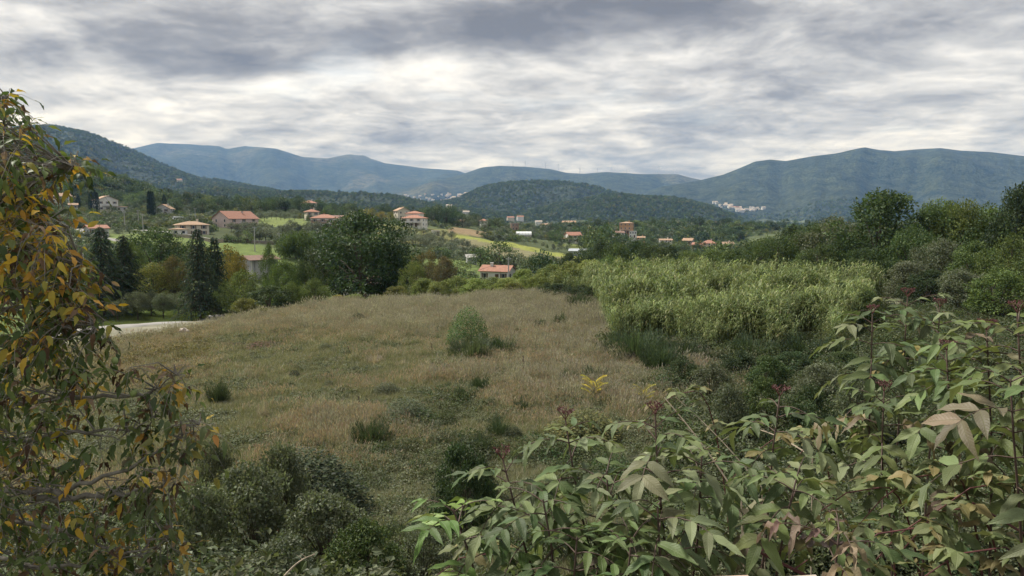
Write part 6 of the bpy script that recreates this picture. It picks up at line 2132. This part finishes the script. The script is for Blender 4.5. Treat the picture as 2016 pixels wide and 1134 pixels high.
    for (px, py, d) in [(59, 353, 4.75), (76, 356, 4.75), (226, 710, 4.4), (263, 774, 4.35), (200, 1045, 4.3), (60, 640, 4.5), (172, 745, 4.5), (110, 470, 4.6)]:
        n_ = link('walnut', nm, o)
        n_.location = at(px, py, d) - O
        n_.rotation_euler = (r.normal(0, 0.3), r.normal(0, 0.3), 0)


walnut()


# ------------------------------------------------------------------ small foreground things
def fern_sapling(px, yb, yt, label, colr, seed):
    """young tree of heaven: a stem with long feathered yellow leaves"""
    r = np.random.default_rng(seed)
    d = find_d(px, yb, 5, 80) or 24
    p = G(px, d)
    h = at(px, yt, d).z - p.z
    o = empty('yellow_sapling', p)
    tag(o, label, 'sapling', 'yellow saplings in the field')
    MB().tube([(0, 0, -0.1), (0.01, 0, h * 0.4), (0, 0.01, h * 0.75)], [0.012, 0.009, 0.005], 5).build('stem', 'twig_dry', o)
    for k in range(11):
        zz = h * (0.12 + 0.60 * k / 10)
        a = k * 2.4 + r.random()
        out = np.array([math.cos(a), math.sin(a), 0])
        L = h * 0.48
        m = MB()
        pts = [np.array([0, 0, zz]) + out * L * t + np.array([0, 0, L * (1.25 * t - 0.55 * t * t)]) for t in np.linspace(0, 1, 7)]
        m.tube(pts, 0.004, 3, colr)
        for t in np.linspace(0.15, 1, 10):
            c = np.array([0, 0, zz]) + out * L * t + np.array([0, 0, L * (1.25 * t - 0.55 * t * t)])
            lat = np.array([-out[1], out[0], 0])
            for s in (-1, 1):
                leaf_faces(m, c[None], (lat * s + out * 0.5 + np.array([0, 0, -0.25]))[None], np.array([[0, 0, 1.0]]), 0.13 * h, 0.022 * h, pick_cols(r, 1, [colr]))
        m.build('leaf', 'leaf', o)
    return o


fern_sapling(1170, 790, 738, 'bright yellow young sapling standing in the dry grass', (0.42, 0.36, 0.05), 5)
fern_sapling(1268, 800, 757, 'dull yellow sapling right of the brighter one', (0.30, 0.27, 0.06), 6)


def dry_cane(a, b, label, rad=0.006, mat='twig_dry', sag=0.03):
    A, B = at(*a), at(*b)
    m = MB()
    foot = Vector((A.x + (A.x - B.x) * 0.25, A.y, Hs(A.x, A.y) - 0.05))
    m.tube([foot, foot.lerp(A, 0.5), A], [rad, rad, rad], 5)
    m.tube([A.lerp(B, t) + Vector((0, 0, sag * math.sin(t * 3.14))) for t in np.linspace(0, 1, 9)], np.linspace(rad, rad * 0.5, 9), 5)
    for t in (0.45, 0.6, 0.72, 0.85):
        c = A.lerp(B, t) + Vector((0, 0, sag * math.sin(t * 3.14)))
        m.tube([c, c + Vector((0.05 * (1 if t * 100 % 2 else -1), 0.01, 0.03))], [rad * 0.4, rad * 0.2], 4)
    o = m.build('dry_cane', mat)
    tag(o, label, 'dry cane', 'dry stems on the bank')


dry_cane((1460, 990, 4.2), (1308, 783, 4.6), 'pale dry stem leaning left behind the red-headed elder')
dry_cane((1500, 960, 4.4), (1330, 782, 4.8), 'thinner dry stem beside the pale leaning one', 0.004)
dry_cane((1600, 900, 4.0), (1463, 838, 4.6), 'short dry stem left of the slender elder', 0.005)
dry_cane((560, 1134, 5.0), (620, 1092, 5.2), 'short pale dry stem at the bottom edge', 0.008)
dry_cane((2250, 1190, 2.5), (1915, 990, 2.6), 'reddish bare stem slanting from the right edge', 0.008, 'stem_red', 0.0)
dry_cane((1640, 1160, 2.3), (1470, 1075, 2.35), 'reddish woody stem at the bottom edge', 0.008, 'stem_red', 0.0)


def bramble_arch(px, py, d, label, seed):
    """arching bramble shoot with leaves of three"""
    r = np.random.default_rng(seed)
    top = at(px, py, d)
    base = Vector((top.x + 0.5, top.y + 0.3, 0)); base.z = Hs(base.x, base.y)
    o = empty('bramble_shoot', base)
    tag(o, label, 'bramble', 'bramble shoots on the bank')
    T_ = top - base
    pts = [Vector((T_.x * t, T_.y * t, T_.z * (1 - (1 - t) ** 2.2))) for t in np.linspace(0, 1, 9)]
    pts += [pts[-1] + Vector((-0.12 * k, 0.02, -0.03 * k * k)) for k in (1, 2, 3)]
    MB().tube(pts, np.linspace(0.006, 0.002, len(pts)), 5).build('stem', 'stem_red', o)
    for i in range(3, len(pts)):
        for q in range(2):
            a = r.random() * 6.28
            c = pts[i] + Vector((math.cos(a) * 0.05, math.sin(a) * 0.05, 0.03))
            for j in (-1, 0, 1):
                dv = Vector((math.cos(a + j * 1.1), math.sin(a + j * 1.1), -0.15))
                cl = [(0.13, 0.16, 0.06), (0.16, 0.18, 0.08), (0.18, 0.15, 0.06)][int(r.integers(3))]
                place_leaf('leaf', WALNUT_LEAF[int(r.integers(3))], o, c, dv, Vector((r.normal(0, 0.3), r.normal(0, 0.3), 1)), 0.065 + 0.03 * r.random(), cl, 1.25)


for i, (px, py, d, lab) in enumerate([(1365, 770, 4.8, 'arching bramble shoot behind the red-headed elder'), (1690, 830, 3.6, 'leafy bramble shoot between the elder clumps'), (1900, 1000, 2.6, 'green bramble shoot at the lower right'), (1800, 1040, 2.5, 'low bramble shoot in the shade at lower right'), (1960, 1080, 2.4, 'bramble shoot in the bottom right corner'),
                                      (1580, 850, 3.6, 'small bramble shoot right of the slender elder'), (1730, 960, 2.8, 'bramble shoot under the withered leaves'), (1860, 930, 2.8, 'bramble shoot beneath the hanging elder leaves'), (960, 1090, 3.0, 'bramble shoot under the light green elder'), (1980, 950, 2.6, 'bramble shoot below the right edge clump')]):
    bramble_arch(px, py, d, lab, i + 40)


def low_wall():
    """top of the low parapet under the bottom edge: rough pale stones"""
    r = np.random.default_rng(12)
    y0 = 1.72
    zt = at(1540, 1129, y0 + 0.09).z
    x0, x1 = at(1420, 1130, y0).x, at(1730, 1130, y0).x
    zg = Hs((x0 + x1) / 2, y0)
    o = empty('low_wall', ((x0 + x1) / 2, y0, zg))
    tag(o, 'low wall of pale broken stones at the bottom edge', 'wall')
    x = x0
    k = 0
    tops = [-0.004, 0.0, -0.04, 0.003, -0.03]
    while x < x1:
        w = 0.07 + 0.12 * r.random()
        for lay in range(5):
            z1 = zt + (tops[k % 5] if lay == 0 else 0) - lay * 0.13 - (0.008 if lay else 0)
            z0_ = zt - (lay + 1) * 0.13
            jit = r.normal(0, 0.006, (8, 3))
            m = MB()
            xs_ = (x + 0.004 + (0.03 if lay % 2 else 0), x + w - 0.004 + (0.03 if lay % 2 else 0))
            V = np.array([(xx, yy, zz) for zz in (z0_ - zg, z1 - zg) for (xx, yy) in ((xs_[0], -0.09), (xs_[1], -0.09), (xs_[1], 0.09), (xs_[0], 0.09))]) + jit
            V[:, 0] -= (x0 + x1) / 2
            m.add(V, None, [(3, 2, 1, 0), (4, 5, 6, 7), (0, 1, 5, 4), (1, 2, 6, 5), (2, 3, 7, 6), (3, 0, 4, 7)])
            m.build('stone', 'stone_pale' if (k + lay) % 3 else 'brick_pink', o)
        x += w
        k += 1


low_wall()
